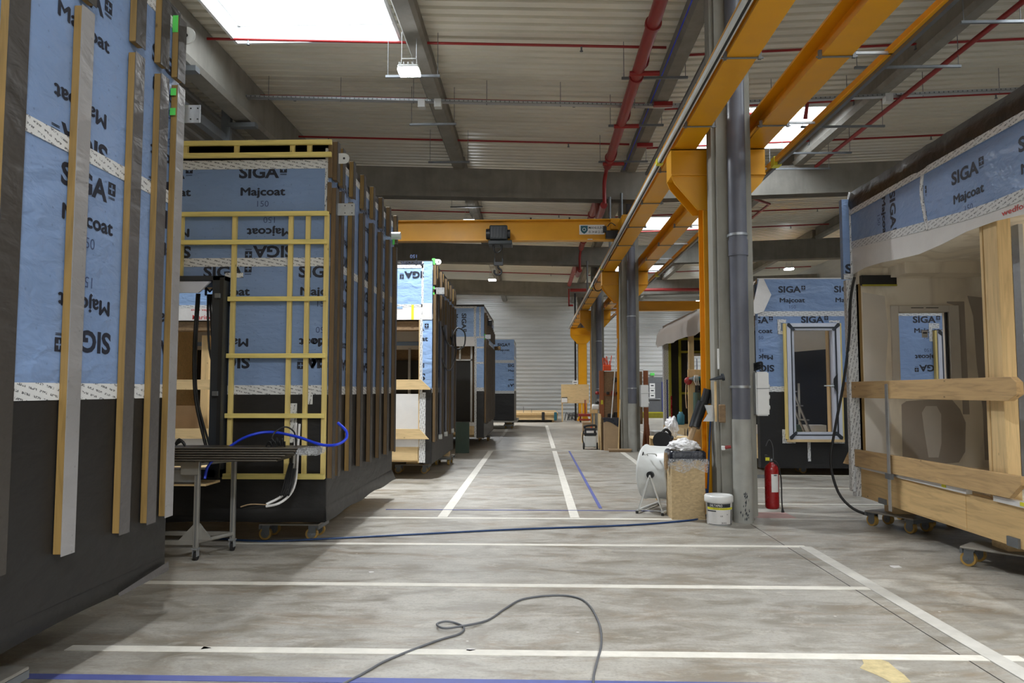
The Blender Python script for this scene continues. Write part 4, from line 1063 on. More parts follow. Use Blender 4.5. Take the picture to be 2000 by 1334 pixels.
fb = strip('blue_membrane', 'blue', lambda y: 3.79, lambda y: zlow(y) + .05, XR_ - EPS, XR_ + .01)
strip('joint_tape', 'tape', lambda y: 3.84, lambda y: 3.775, XR_ - .022, XR_ - .012)
strip('joint_tape', 'tape', lambda y: zlow(y) + .10, lambda y: zlow(y) + .01, XR_ - .012, XR_ - EPS)
strip('white_band', 'wht', lambda y: zlow(y) + .05, lambda y: 3.02 + .03 * math.sin(y * 3.1) + (.02 if y > 8.7 else 0), XR_ - .004, XR_ + .003)
MB().tube([(XR_ - .012, 7.50, 3.78), (XR_ - .014, 7.53, 3.6), (XR_ - .014, 7.49, 3.4), (XR_ - .014, 7.44, 3.2)], .018, 5).build('joint_tape', 'tapev', mr)
for u in (-7.0, -6.03, -5.06): wordmark(fb, (XR_ - EPS, 0, 0), (0, -1, 0), (-1, 0, 0), u, 3.585 )
wordmark(fb, (XR_ - EPS, 0, 0), (0, -1, 0), (-1, 0, 0), -7.95, 3.585, clip=(-7.47, -7.3)); wordmark(fb, (XR_ - EPS, 0, 0), (0, -1, 0), (-1, 0, 0), -8.15, 3.80, rot90=True)
lettering(mr, 'wedform', .4, .05, (XR_ - .008, 6.28, 3.06), (0, -1, 0), (-1, 0, 0), 'redink')
# end wall with window
HW = (4.45, 5.06, 1.60, 2.55)
holed('end_wall', 'plaster', mr, 'x', 9.17, 9.3, 3.98, 7.6, .62, 3.25, HW)
holed('outer_sheet', 'blue', mr, 'x', 9.3, 9.31, 3.98, 7.6, .62, 4.0, HW)
B('corner_post', 'tapev', mr, 3.86, 3.98, 9.22, 9.30, .36, 2.96)
B('corner_post', 'blue', mr, 3.84, 3.95, 9.24, 9.32, 2.98, 3.98); B('joint_tape', 'tapev', mr, 3.925, 3.952, 9.228, 9.238, 2.9, 4.07)
wordmark(mr, (0, 9.24, 0), (1, 0, 0), (0, -1, 0), 3.86, 3.1, rot90=False, clip=(3.84, 3.94)); B('tape_patch', 'tape', mr, 3.84, 3.95, 9.232, 9.24, 2.97, 3.04)
B('timber_edge', 'battz', mr, 3.98, 4.01, 9.16, 9.24, .6, 2.9)
wfr = MB().box(4.36, 4.45, 9.14, 9.19, 1.53, 2.63).box(5.06, 5.18, 9.14, 9.19, 1.53, 2.63).box(4.45, 5.06, 9.14, 9.19, 2.55, 2.63).box(4.45, 5.06, 9.14, 9.19, 1.53, 1.6).build('window_frame', 'filler', mr, .004)
B('glass_pane', 'glass', wfr, 4.45, 5.06, 9.22, 9.228, 1.6, 2.55); B('dark_gasket', 'rubber', wfr, 5.045, 5.06, 9.19, 9.23, 1.6, 2.55)
stk = B('glass_sticker', 'wht', wfr, 4.76, 4.83, 9.214, 9.218, 2.24, 2.33); B('sticker_print', 'ink', wfr, 4.77, 4.82, 9.212, 9.214, 2.29, 2.305)
for xx in (4.60, 4.78): B('vent_slot', 'rubber', wfr, xx, xx + .15, 9.136, 9.14, 2.595, 2.603)
# ceiling and partition
B('inner_ceiling', 'plaster', mr, 4.0, 7.6, YA, 9.17, 3.10, 3.15)
B('turquoise_patch', 'turq', mr, 4.75, 5.4, 8.9, 9.05, 3.094, 3.10); B('ceiling_step', 'plaster', mr, 4.35, 7.6, 8.75, 9.17, 2.97, 3.1)
kb = B('black_recess', 'rubber', mr, 4.0, 4.42, 9.1, 9.17, 2.88, 3.0); B('recess_rim', 'yellowb', mr, 4.0, 4.42, 9.09, 9.1, 2.865, 2.885)
B('partition_wall', 'plaster', mr, 4.42, 7.6, 6.75, 6.85, .7, 3.1); B('metal_stud', 'galv', mr, 4.38, 4.42, 6.75, 6.85, .7, 3.1)
B('back_wall', 'plaster', mr, 7.6, 7.7, YA, 9.3, .3, 4.0); B('module_roof', 'black', mr, XR_ + .12, 7.7, YA, 9.3, 3.9, 4.04); B('module_floor', 'plaster', mr, 4.06, 7.6, YA, 9.17, .56, .66)
for (x0, x1, z0, z1, mt) in ((4.46, 4.56, .7, 3.0, 'filler'), (4.62, 5.2, 1.2, 2.4, 'patch')): B('board_patch', mt, mr, x0, x1, 6.746, 6.75, z0, z1)
def patch(name, mat, pts, y): return MB().prism(pts, 1, y - .0012, y).build(name, mat, mr)
patch('board_patch', 'patch', [(4.45, .75), (4.46, 1.42), (4.52, 1.46), (5.05, 1.5), (5.16, 1.36), (5.22, 1.2), (5.2, .85), (5.12, .72), (4.9, .7)], 9.169)
patch('filler_patch', 'filler', [(4.76, .78), (4.72, 1.1), (4.7, 1.32), (4.75, 1.4), (4.88, 1.4), (4.93, 1.3), (4.92, .95), (4.88, .78)], 9.1675)
patch('board_patch', 'patch', [(5.43, .75), (5.43, 1.35), (5.38, 1.9), (5.36, 2.5), (5.3, 2.75), (5.7, 2.7), (5.7, .75)], 9.169)
patch('board_patch', 'patch', [(5.19, 1.3), (5.19, 2.62), (5.05, 2.66), (5.05, 2.68), (5.26, 2.68), (5.27, 1.3)], 9.169)
patch('filler_patch', 'filler', [(4.02, .7), (4.03, 2.8), (4.3, 2.75), (4.33, 2.3), (4.28, 1.8), (4.33, 1.2), (4.3, .7)], 9.169)
# timber: sill, posts, planks
sl = B('timber_sill', 'piney', mr, 3.96, 4.06, YA, 9.2, .30, .645, .004); B('sill_end', 'tapev', mr, 3.9, 3.965, 9.2, 9.3, .30, .66)
B('white_strip', 'wht', mr, 3.935, 3.99, 6.95, 9.2, .645, .70); B('white_strip', 'wht', mr, 3.935, 3.99, YA, 6.55, .645, .69)
B('sill_block', 'piney', mr, 3.955, 3.96, 7.0, 8.02, .32, .62); B('steel_shoe', 'galvd', mr, 3.94, 3.96, 8.55, 8.72, .30, .36); B('steel_shoe', 'galvd', mr, 3.94, 3.96, 6.25, 6.4, .30, .38)
for y in (7.28, 6.12): B('yellow_mark', 'yellowp', mr, 3.93, 3.935, y, y + .07, .66, .69)
B('timber_post', 'pinez', mr, 3.99, 4.11, 6.43, 6.63, .645, 3.2, .006); B('timber_post', 'pinez', mr, 4.0, 4.1, 6.66, 6.7, .645, 3.1, .004); B('timber_post', 'pinez', mr, 3.99, 4.11, 4.5, 4.7, .645, 3.1, .006)
T = Matrix.Translation((3.93, 9.4, 1.6)) @ Matrix.Rotation(.005, 4, 'X')
MB().prism([(9.50, 1.50), (9.42, 1.695), (6.17, 1.705), (6.10, 1.66), (6.10, 1.56), (6.22, 1.505)], 0, 3.885, 3.945).build('guard_plank', 'plank', mr, .003)
MB().prism([(6.05, 1.50), (6.05, 1.70), (4.3, 1.70), (4.3, 1.50)], 0, 3.96, 3.99).build('guard_plank', 'plank', mr, .003)
MB().prism([(9.58, .665), (9.36, .87), (6.12, .90), (6.12, .83), (6.28, .705)], 0, 3.90, 3.95).build('guard_plank', 'plank', mr, .003)
MB().prism([(6.10, .70), (6.10, .88), (4.3, .88), (4.3, .70)], 0, 3.94, 3.97).build('guard_plank', 'plank', mr, .003)
st = B('strap', 'galv', mr, 3.872, 3.884, 8.27, 8.33, .27, 1.66, .002); MB().box(3.86, 3.90, 8.24, 8.36, .62, .68).build('strap_bolt', 'galvd', st)
hk = MB().box(3.88, 3.99, 8.285, 8.315, 1.655, 1.665).build('strap_hook', 'galv', st)
o = MB().tube([(3.92, 9.12, 2.98), (3.89, 9.18, 2.7), (3.87, 9.22, 2.2), (3.80, 9.28, 1.6), (3.70, 9.3, 1.1), (3.64, 9.3, .7), (3.70, 9.25, .35), (3.82, 9.12, .17), (4.0, 9.0, .10)], .017, 8).build('hanging_cable', 'rubber'); tag(o, 'thick black cable hanging at the corner of the right timber module', 'cable')

# ---------------- module 6: blue front with framed opening, tarp over its aisle side
m6 = thing('building_module', (6.4, 18, .2), 'blue module behind right column, with film covered frame and beige tarp', 'module', 'blue wrapped prefabricated building modules')
Y6, X6, XE6, ZT6 = 14.0, 4.2, 9.6, 3.7
H6 = (4.72, 5.66, .68, 2.82); H6b = (7.45, 8.4, .68, 2.72)
def holed2(name, mat, c0, c1, x0, x1, z0, z1):
    xm = 6.5
    a = holed(name, mat, m6, 'x', c0, c1, x0, xm, z0, z1, H6); b = holed(name, mat, m6, 'x', c0, c1, xm, x1, z0, z1, H6b); return a, b
holed2('front_wall', 'pinex', Y6 + .008, Y6 + .16, X6, XE6, .15, ZT6 - .01)
holed2('black_membrane', 'black', Y6, Y6 + EPS, X6, XE6, .14, 1.62)
lo, lob = holed2('blue_membrane', 'blue', Y6, Y6 + EPS, X6, XE6, 1.62, 3.02)
hi = B('blue_membrane', 'blue', m6, X6, XE6, Y6, Y6 + EPS, 3.02, ZT6)
B('joint_tape', 'tape', m6, X6, XE6, Y6 - .004, Y6, 2.98, 3.075); B('joint_tape', 'tape', m6, X6, 4.68, Y6 - .004, Y6, 1.56, 1.66); B('joint_tape', 'tape', m6, 5.7, 7.4, Y6 - .004, Y6, 1.56, 1.66)
B('top_edge', 'wht', m6, X6, XE6, Y6 - .005, Y6 + .01, ZT6 - .012, ZT6 + .004)
fO, fU, fN = (0, Y6, 0), (1, 0, 0), (0, -1, 0)
for u in (4.59, 5.63, 6.67, 7.71): wordmark(hi, fO, fU, fN, u, 3.49)
for u in (3.97, 6.03, 7.07): wordmark(lo, fO, fU, fN, u, 2.91 if u != 6.03 else 2.91, clip=(X6, XE6)); wordmark(lo, fO, fU, fN, u, 2.0, True, clip=(X6, XE6))
# wordmark above the frame: only its top line fits
vs, fs = text_bm('SIGA', .425, .128, 0, -.064, .035); a2, b2 = rects(cross_cells)
me = flat_mesh([(vs, fs), (a2, b2)], 'printed_lettering'); o = bpy.data.objects.new('printed_lettering', me); COL.objects.link(o)
o.rotation_euler = (PI / 2, 0, 0); o.location = (5.0, Y6 - .0045, 2.915); attach(o, hi)
for (x0, x1, z0, z1, v_) in ((4.56, 4.72, 2.86, 2.92, 0), (4.56, 4.62, 2.66, 2.92, 1), (4.56, 4.70, 2.64, 2.70, 0), (5.52, 5.72, 2.86, 2.90, 0), (5.66, 5.72, 2.62, 2.90, 1), (4.60, 4.66, .60, .86, 1), (4.60, 4.84, .60, .66, 0), (5.55, 5.74, .60, .66, 0), (5.68, 5.74, .60, .84, 1), (5.06, 5.115, .27, .66, 1),
                         (7.36, 7.55, 2.74, 2.84, 0), (7.36, 7.42, 2.5, 2.84, 1)):
    B('corner_tape', 'tapev' if v_ else 'tape', m6, x0, x1, Y6 - .009 - .001 * v_, Y6 - .005, z0, z1)
def door_frame(x0, x1, z0, z1, full=True):
    y0, y1 = Y6 - .10, Y6 + .08
    fr = thing('window_frame', (x0, Y6, z0)); attach(fr, m6); fr.matrix_parent_inverse = world_of(m6).inverted()
    d = .07
    def bar(nm, mt, a, b, p, q_, ya=y0, yb=y1): return B(nm, mt, fr, a, b, ya, yb, p, q_, .003)
    bar('frame_bar', 'framew', x0, x0 + d, z0, z1); bar('frame_bar', 'framew', x1 - d, x1, z0, z1); bar('frame_bar', 'framew', x0 + d, x1 - d, z1 - d, z1); bar('frame_bar', 'framew', x0 + d, x1 - d, z0, z0 + d)
    for a, b, p, q_ in ((x0 + d, x0 + d + .018, z0 + d, z1 - d), (x1 - d - .018, x1 - d, z0 + d, z1 - d), (x0 + d, x1 - d, z1 - d - .018, z1 - d), (x0 + d, x1 - d, z0 + d, z0 + d + .018)): bar('dark_gasket', 'anth', a, b, p, q_, y0 - .006, y1)
    for a, b, p, q_ in ((x0 + d + .018, x0 + d + .065, z0 + d + .018, z1 - d - .018), (x1 - d - .065, x1 - d - .018, z0 + d + .018, z1 - d - .018), (x0 + d + .065, x1 - d - .065, z1 - d - .062, z1 - d - .018), (x0 + d + .065, x1 - d - .065, z0 + d + .018, z0 + d + .062)): bar('sash_bar', 'framew', a, b, p, q_, y0 + .02, y1)
    for cx, sx in ((x0, 1), (x1, -1)):
        for cz, sz in ((z0, 1), (z1, -1)):
            MB().prism([(cx + sx * .01, cz + sz * .0), (cx + sx * .05, cz), (cx + sx * .15, cz + sz * .12), (cx + sx * .12, cz + sz * .15), (cx, cz + sz * .05)], 1, y0 - .012, y0 - .004).build('corner_cap', 'anth', fr)
    for a, b in ((x0 - .045, x0 - .005), (x1 + .005, x1 + .035)): bar('yellow_edge', 'pineyz', a, b, z0, z1, y0 + .02, Y6 - .004)
    bar('timber_ledge', 'pinex', x0 - .02, x1 + .03, z0 - .05, z0, y0, Y6 - .004)
    return fr
fr = door_frame(4.70, 5.68, .68, 2.84)
B('glass_pane', 'glass', fr, 4.85, 5.53, Y6 + .02, Y6 + .028, .82, 2.70)
hd = MB().box(5.50, 5.53, Y6 - .13, Y6 - .1, 1.64, 1.72).cyl((5.35, Y6 - .13, 1.67), (5.53, Y6 - .13, 1.67), .011, 8).build('handle', 'galv', fr)
MB().prism([(5.60, 1.52), (5.52, 1.66), (5.53, 1.8), (5.60, 1.9)], 1, Y6 - .135, Y6 - .112).build('lock_case', 'blkp', fr)
fr2 = door_frame(7.47, 8.38, .68, 2.70)
# interior and body
B('module_floor', 'pinex', m6, X6, XE6, Y6 + .16, 24.2, .3, .5); B('module_roof', 'tarp', m6, X6 - .02, XE6, Y6 + .16, 15.6, 3.5, 3.68); B('module_roof', 'tarp', m6, X6 - .02, XE6, 19.1, 24.3, 3.5, 3.68); B('right_wall', 'blackw', m6, XE6 - .1, XE6, Y6 + .16, 24.2, .3, 3.55)  # roof left open between its two pieces to let light inside
B('inner_partition', 'darkpanel', m6, 5.45, 9.0, 19.0, 19.1, .5, 3.0)
MB().raw([(5.6, 17.6, 2.95), (5.6, 17.8, 2.45), (7.6, 17.8, 2.62), (7.6, 17.6, 3.2)], [(0, 1, 2, 3)]).build('white_ceiling_film', 'wht', m6); B('ceiling_board', 'brown', m6, 4.3, 9, 14.2, 15.8, 2.95, 3.05)
B('timber_stud', 'pinez', m6, 6.28, 6.42, 16.0, 16.15, .5, 3.0); B('taped_post', 'tapev', m6, 5.28, 5.42, 17.2, 17.34, .5, 3.0); B('paper_note', 'wht', m6, 6.35, 6.53, 18.98, 19.0, 2.25, 2.45)
B('white_pole', 'offw', m6, 6.25, 6.29, 17.8, 17.84, .5, 1.75); B('white_base', 'wht', m6, 5.4, 7.2, 18.6, 18.98, .5, .72); B('toolbox', 'dgreen', m6, 5.55, 6.05, 17.0, 17.3, .5, .8)
B('yellow_threshold', 'yellowb', m6, 4.9, 6.2, 15.2, 15.3, .5, .62)
B('side_wrap', 'blue', m6, X6 - .006, X6, Y6, Y6 + .17, 1.62, 3.6); B('side_wrap', 'black', m6, X6 - .006, X6, Y6, Y6 + .17, .14, 1.62)
E_ = holed('end_wall', 'black', m6, 'x', 24.0, 24.12, X6 + .12, 9.5, .4, 3.5, (4.95, 5.65, 1.62, 2.72))
for x in (4.3, 4.62, 5.02, 5.7, 6.4): B('yellow_batten', 'yellowb', m6, x, x + .07, 23.9, 24.0, .5 if x < 5 or x > 5.6 else 2.8, 3.4)
for z in (3.2, 2.78, 1.45): B('yellow_batten', 'yellowb', m6, 4.62, 6.5, 23.92, 24.0, z, z + .07)
wfe = MB().box(4.9, 5.0, 23.86, 24.05, 1.58, 2.76).box(5.6, 5.7, 23.86, 24.05, 1.58, 2.76).box(5.0, 5.6, 23.86, 24.05, 2.68, 2.76).box(5.0, 5.6, 23.86, 24.05, 1.58, 1.66).build('far_window_frame', 'filler', m6)
for x in (5.08, 5.2, 5.42, 5.54): B('blue_film_edge', 'bluetrim', wfe, x, x + .02, 23.98, 24.0, 2.2, 2.6)
B('taped_post', 'tapev', m6, X6 - .06, X6 + .16, 24.0, 24.2, .46, 3.2); B('timber_foot', 'pinez', m6, X6 - .06, X6 + .16, 24.0, 24.2, .1, .46)
B('timber_post', 'pinez', m6, 4.22, 4.36, 20.4, 20.54, .4, 3.1, .005); B('red_tube', 'exting', m6, 4.25, 4.29, 23.4, 23.44, .5, 1.4)
vs = []; n = 26; ys = [14.0 + (24.6 - 14.0) * i / n for i in range(n + 1)]
for i, y in enumerate(ys):
    s_ = .03 * math.sin(i * 1.7); vs += [(X6 + .6, y, 3.70), (X6 - .02, y, 3.66 - .02 * (y - 14) / 5 + s_ * .3), (X6 - .16, y, 3.42 + s_ * .4), (X6 - .19 + s_ * .7, y, 3.16), (X6 - .16 + s_, y, 3.0 + .02 * math.sin(i * .9))]
m = MB().raw(vs, [(5 * i + a, 5 * i + 5 + a, 5 * i + 6 + a, 5 * i + 1 + a) for i in range(n) for a in range(4)], True)
m.raw([(X6 - .16, 24.6, 3.42), (X6 + .1, 24.75, 3.55), (X6 - .19, 24.75, 3.05)], [(0, 1, 2)])
tp = m.build('tarpaulin', 'tarp', m6)
MB().raw([(X6 - .12, 13.98, 3.1), (X6 + .02, 13.96, 3.68), (X6 + .10, 13.95, 3.70), (X6 + .24, 13.94, 3.38), (X6 + .10, 13.96, 3.07), (X6 - .05, 13.97, 3.02)], [(0, 1, 2, 3, 4, 5)]).build('folded_tarp_corner', 'wht', m6)
# stepladder seen through the frame
t = thing('stepladder', (5.0, 14.9, .5), 'aluminium stepladder inside, behind the film covered frame', 'ladder')
for y in (14.75, 15.1):
    MB().tube([(4.95, y, 1.9), (5.5, y, .5)], .022, 6, 0).build('ladder_rail', 'alu', t); MB().tube([(4.95, y, 1.9), (4.8, y, .5)], .018, 6, 0).build('ladder_leg', 'alu', t)
for k in range(4): MB().box(5.06 + k * .11, 5.16 + k * .11, 14.75, 15.1, 1.55 - k * .28, 1.575 - k * .28).build('ladder_step', 'alu', t)

for mod, blocks in ((m1, ((-3.0, 3.62, .40), (-5.2, 3.6, .40))), (m2, ((-2.62, 8.05, .29), (-4.8, 8.05, .29))), (m3, ((-2.36, 14.3, .30), (-1.98, 16.0, .28))), (m4, ((-1.62, 23.4, .30), (-4.4, 23.4, .30))),
                    (m5, ((-1.1, 30.6, .28), (-1.15, 32.6, .28))), (mr, ((4.22, 8.8, .30), (4.28, 6.85, .30))), (m6, ((4.9, 14.6, .30),))):
    for x, y, z in blocks: B('bearer_block', 'pinex', mod, x - .12, x + .12, y - .12, y + .12, .178, z)

# ================================================================== OBJECTS ON THE FLOOR
def top(o, lab, cat, group=None): return tag(o, lab, cat, group)
cab = [(-1.03, 4.11), (-.95, 4.28), (-.87, 4.45), (-.64, 4.77), (-.50, 4.92), (-.485, 5.05), (-.55, 5.14), (-.62, 5.14), (-.67, 5.08), (-.62, 5.0), (-.52, 5.03), (-.34, 5.20), (-.23, 5.47), (-.1, 5.73), (.13, 5.84), (.30, 5.80), (.39, 5.6), (.43, 5.16), (.41, 4.76), (.35, 4.41), (.31, 4.12), (.3, 3.6)]
cab = [(-1.3, 3.6)] + cab
top(MB().tube([(x, y, .008 + (.01 if 7 < i < 12 else 0)) for i, (x, y) in enumerate(cab)], .0075, 8, 4).build('power_cable', 'cable'), 'thin grey cable with a small loop on the open floor', 'cable')
hs = [(2.15, 9.5, .35), (2.16, 9.42, .1), (2.08, 9.38, .014), (1.82, 9.14, .012), (1.04, 8.81, .012), (-.27, 8.51, .012), (-1.39, 8.18, .012), (-2.22, 7.93, .012), (-2.84, 7.78, .012), (-3.4, 7.9, .012)]
top(MB().tube(hs, .011, 8, 4).build('air_hose', 'bluehose2'), 'long blue air hose lying across the aisle floor', 'hose')
# trolley of aluminium profile
t = thing('profile_trolley', (-3.2, 7.0, 0), 'aluminium profile trolley on castors beside the second left module', 'trolley')
legs = [(-3.19, 6.93), (-3.02, 7.36), (-4.4, 6.93), (-4.23, 7.36)]
for i, (x, y) in enumerate(legs):
    l = B('leg', 'alu', t, x - .022, x + .022, y - .022, y + .022, .12, .93, .003)
    B('leg_groove', 'galvd', l, x - .004, x + .004, y - .0235, y - .022, .13, .92)
    c = MB().box(x - .03, x + .03, y - .03, y + .03, .105, .12).box(x - .022, x - .017, y - .025, y + .03, .04, .11).box(x + .017, x + .022, y - .025, y + .03, .04, .11).build('castor', 'galv', t)
    MB().cyl((x - .013, y + .01, .042), (x + .013, y + .01, .042), .042, 18).build('tyre', 'rubber', c)
for z in (.17, .90): 
    MB().box(-4.4, -3.19, 6.91, 6.95, z - .02, z + .02).box(-4.23, -3.02, 7.34, 7.38, z - .02, z + .02).build('rail', 'alu', t)
    MB().tube([(-3.19, 6.95, z), (-3.02, 7.35, z)], .024, 4, 0).build('rail', 'alu', t); MB().tube([(-4.4, 6.95, z), (-4.23, 7.35, z)], .024, 4, 0).build('rail', 'alu', t)
MB().prism([(-3.21, .19), (-3.35, .19), (-3.21, .34)], 1, 6.92, 6.94).build('gusset', 'alu', t); MB().prism([(-3.17, .19), (-3.05, .19), (-3.17, .34)], 1, 6.95, 6.97).build('gusset', 'alu', t)
B('gusset_plate', 'alu', t, -3.34, -3.17, 6.90, 6.908, .80, .92); B('cross_panel', 'galv', t, -4.4, -3.21, 6.98, 7.0, .72, .84, .004); B('lower_board', 'pinex', t, -4.4, -3.15, 7.02, 7.34, .68, .70)
for i in range(6):
    x1 = -2.22 - .035 * (5 - i) * (1 if i < 3 else .4)
    o = B("stacked_profile", "grey_st", None, -4.6, x1, 6.80 + .012 * i, 7.22 - .008 * i, .935 + i * .0215, .950 + i * .0215, .002)
    B('profile_lip', 'alu', o, -4.6, x1, 6.798 + .012 * i, 6.801 + .012 * i, .946 + i * .0215, .950 + i * .0215)
    top(o, 'long dark profile on the trolley, %s of the stack of six' % ('lowest', 'second from bottom', 'third from bottom', 'third from top', 'second from top', 'topmost')[i], 'profile', 'dark profiles stacked on the trolley')
o = MB().box(-2.24, -2.03, 6.86, 7.14, .985, 1.055).build('wrapped_end', 'film', None, .015, 2); top(o, 'clear wrapped bundle end sticking out right of the profile stack', 'bundle')
m = MB()
for k in range(3): m.box(-2.5, -2.06, 6.88 + k * .085, 6.94 + k * .085, .995, 1.045)
top(m.build('metal_bar', 'galvd', None, .004), 'grey metal bars inside the clear wrapping on the trolley', 'bar')
def Pt(x, y, Y):
    """point at depth Y for a pixel of the photograph (only used to lay soft hoses out)"""
    f = Vector((-math.sin(PS) * math.cos(TH), math.cos(PS) * math.cos(TH), math.sin(TH))); r = Vector((math.cos(PS), math.sin(PS), 0)); u = r.cross(f)
    d = f + r * (x - 1000) / F + u * (667 - y) / F; return Vector((0, 0, 1.6)) + d * (Y / d.y)
top(MB().tube([Pt(*p) for p in ((400, 935, 7.0), (410, 905, 7.05), (455, 868, 7.1), (490, 850, 7.1), (530, 844, 7.15), (580, 853, 7.1), (625, 868, 7.0), (655, 869, 6.95), (675, 858, 7.0), (676, 842, 7.05), (660, 826, 7.1))], .014, 8).build('pneumatic_hose', 'bluehose'), 'bright blue hose arching over the profile trolley', 'hose')
for k, pts in enumerate((((585, 828, 7.3), (582, 870, 7.3), (578, 935, 7.3), (567, 965, 7.3), (545, 983, 7.2), (520, 989, 7.2)), ((578, 826, 7.34), (576, 870, 7.34), (571, 930, 7.3), (555, 965, 7.3), (520, 985, 7.2)))):
    top(MB().tube([Pt(*p) for p in pts], .013, 8).build('white_conduit', 'wht'), ('front' if k == 0 else 'rear') + ' of two white conduits coming out of the second module', 'pipe')
for k, pts in enumerate((((535, 989, 7.2), (500, 990, 7.2), (475, 994, 7.2)), ((522, 986, 7.2), (490, 985, 7.2), (470, 990, 7.2)))):
    top(MB().tube([Pt(*p) for p in pts], .006, 6).build('bare_wire', 'cardb' if k else 'rubber'), ('brown' if k else 'black') + ' wire ends sticking out of the white conduits', 'wire')
top(MB().tube([Pt(*p) for p in ((530, 872, 6.95), (533, 850, 6.95), (545, 838, 7.0), (560, 834, 7.05), (575, 845, 7.1), (578, 870, 7.15))], .008, 7).build('extension_lead', 'rubber'), 'black cord looping over the profile stack', 'cord')
m = MB()
for k in range(7): m.tube([Pt(520 + 6 * k, 872 - (k % 3) * 3, 6.95), Pt(526 + 5 * k, 862 - (k % 2) * 6, 6.93), Pt(532 + 4 * k, 871, 6.95)], .009, 6)
top(m.build('cable_bundle', 'rubber'), 'tangled black cable bundle on top of the profile stack', 'cable')
m = MB()
for k in range(4): m.tube([Pt(566 + 2 * k, 905, 7.25), Pt(560 + k * 3, 925, 7.22), Pt(552 + k * 4, 955, 7.22), Pt(548 + k * 5, 968, 7.22), Pt(562 + k * 3, 945, 7.22), Pt(574 + k, 915, 7.25)], .009, 6)
top(m.build('cable_bundle', 'rubber'), 'black cable bundle hanging below the end of the profile stack', 'cable')
m = MB()
for k in range(3): m.tube([Pt(343, 868, 6.9), Pt(350 + 3 * k, 858 + 2 * k, 6.9), Pt(362, 871, 6.9)], .012, 6)
top(m.build('cable_bundle', 'rubber'), 'small black cable heap left on the profile stack', 'cable')

# green board beside module 3
o = B('green_board', 'dgreen', None, -2.03, -1.68, 18.70, 18.74, 0, .78, .004, Matrix.Translation((0, 18.7, 0)) @ Matrix.Rotation(-.06, 4, 'X') @ Matrix.Translation((0, -18.7, 0)))
top(o, 'dark green board standing between third and fourth left modules', 'board')
# chipboard bin with bag
t = thing('chipboard_bin', (1.88, 9.46, 0), 'square chipboard bin at the foot of the nearest column', 'bin')
m = MB().box(1.68, 2.09, 9.27, 9.289, .0, .80).box(1.68, 2.09, 9.64, 9.66, 0, .80).box(1.68, 1.70, 9.289, 9.64, 0, .80).box(2.07, 2.09, 9.289, 9.64, 0, .80)
m.build('board_side', 'osb', t); B('bottom', 'osb', t, 1.70, 2.07, 9.289, 9.64, .0, .02)
def crumple(name, mat, c, s, seed, sub=4, amp=.35, freq=3):
    from mathutils import noise
    bm = bmesh.new(); bmesh.ops.create_icosphere(bm, subdivisions=sub, radius=1)
    for v in bm.verts:
        d = v.co.normalized(); k = 1 + amp * noise.turbulence(d * freq + Vector((seed, 0, 0)), 4, True) - amp * .5
        v.co = Vector((c[0] + d.x * s[0] * k, c[1] + d.y * s[1] * k, c[2] + d.z * s[2] * k))
    me = bpy.data.meshes.new(name); bm.to_mesh(me); bm.free(); me.materials.append(M[mat])
    o = bpy.data.objects.new(name, me); COL.objects.link(o); return o
m = MB(); n = 48; vs = []
for i in range(n):
    t_ = 2 * PI * i / n; cx, sy = math.cos(t_), math.sin(t_); k = 1 / max(abs(cx), abs(sy)); r1 = random.Random(i)
    for z, g_ in ((.84, .98), (.82, 1.06), (.76 + r1.uniform(-.01, .01), 1.07 + r1.uniform(0, .03)), (.715 + .02 * math.sin(i), 1.07 + r1.uniform(0, .03))): vs.append((1.885 + .205 * cx * k * g_, 9.465 + .195 * sy * k * g_, z))
m.raw(vs, [(4 * i + a, 4 * ((i + 1) % n) + a, 4 * ((i + 1) % n) + a + 1, 4 * i + a + 1) for i in range(n) for a in range(3)], True)
top(m.build('bin_bag', 'bag'), 'dark bin bag folded over the rim of the chipboard bin', 'bag')
m = MB(); vs = []
for i in range(n):
    t_ = 2 * PI * i / n; cx, sy = math.cos(t_), math.sin(t_); k = 1 / max(abs(cx), abs(sy)); r1 = random.Random(i + 99)
    for z, g_ in ((.745, 1.13), (.70, 1.16 + r1.uniform(0, .05)), (.64, 1.13 + r1.uniform(0, .06)), (.60 + .03 * math.sin(i * .7), 1.1 + r1.uniform(0, .03))): vs.append((1.895 + .205 * cx * k * g_, 9.465 + .195 * sy * k * g_, z))
m.raw(vs, [(4 * i + a, 4 * ((i + 1) % n) + a, 4 * ((i + 1) % n) + a + 1, 4 * i + a + 1) for i in range(n) for a in range(3)], True)
top(m.build('clear_bag', 'film'), 'clear plastic bag hanging over the sides of the chipboard bin', 'bag')
o = crumple('plastic_wrap', 'heap', (1.87, 9.46, .89), (.19, .16, .09), 2.3, 4, .42, 1.7); top(o, 'heap of crumpled clear plastic in the chipboard bin', 'wrap')
o = crumple('foam_scrap', 'cardb', (1.64, 9.42, .70), (.03, .04, .11), 5.1, 3, .8, 2); top(o, 'yellowish foam scrap hanging on the left rim of chipboard bin', 'scrap')
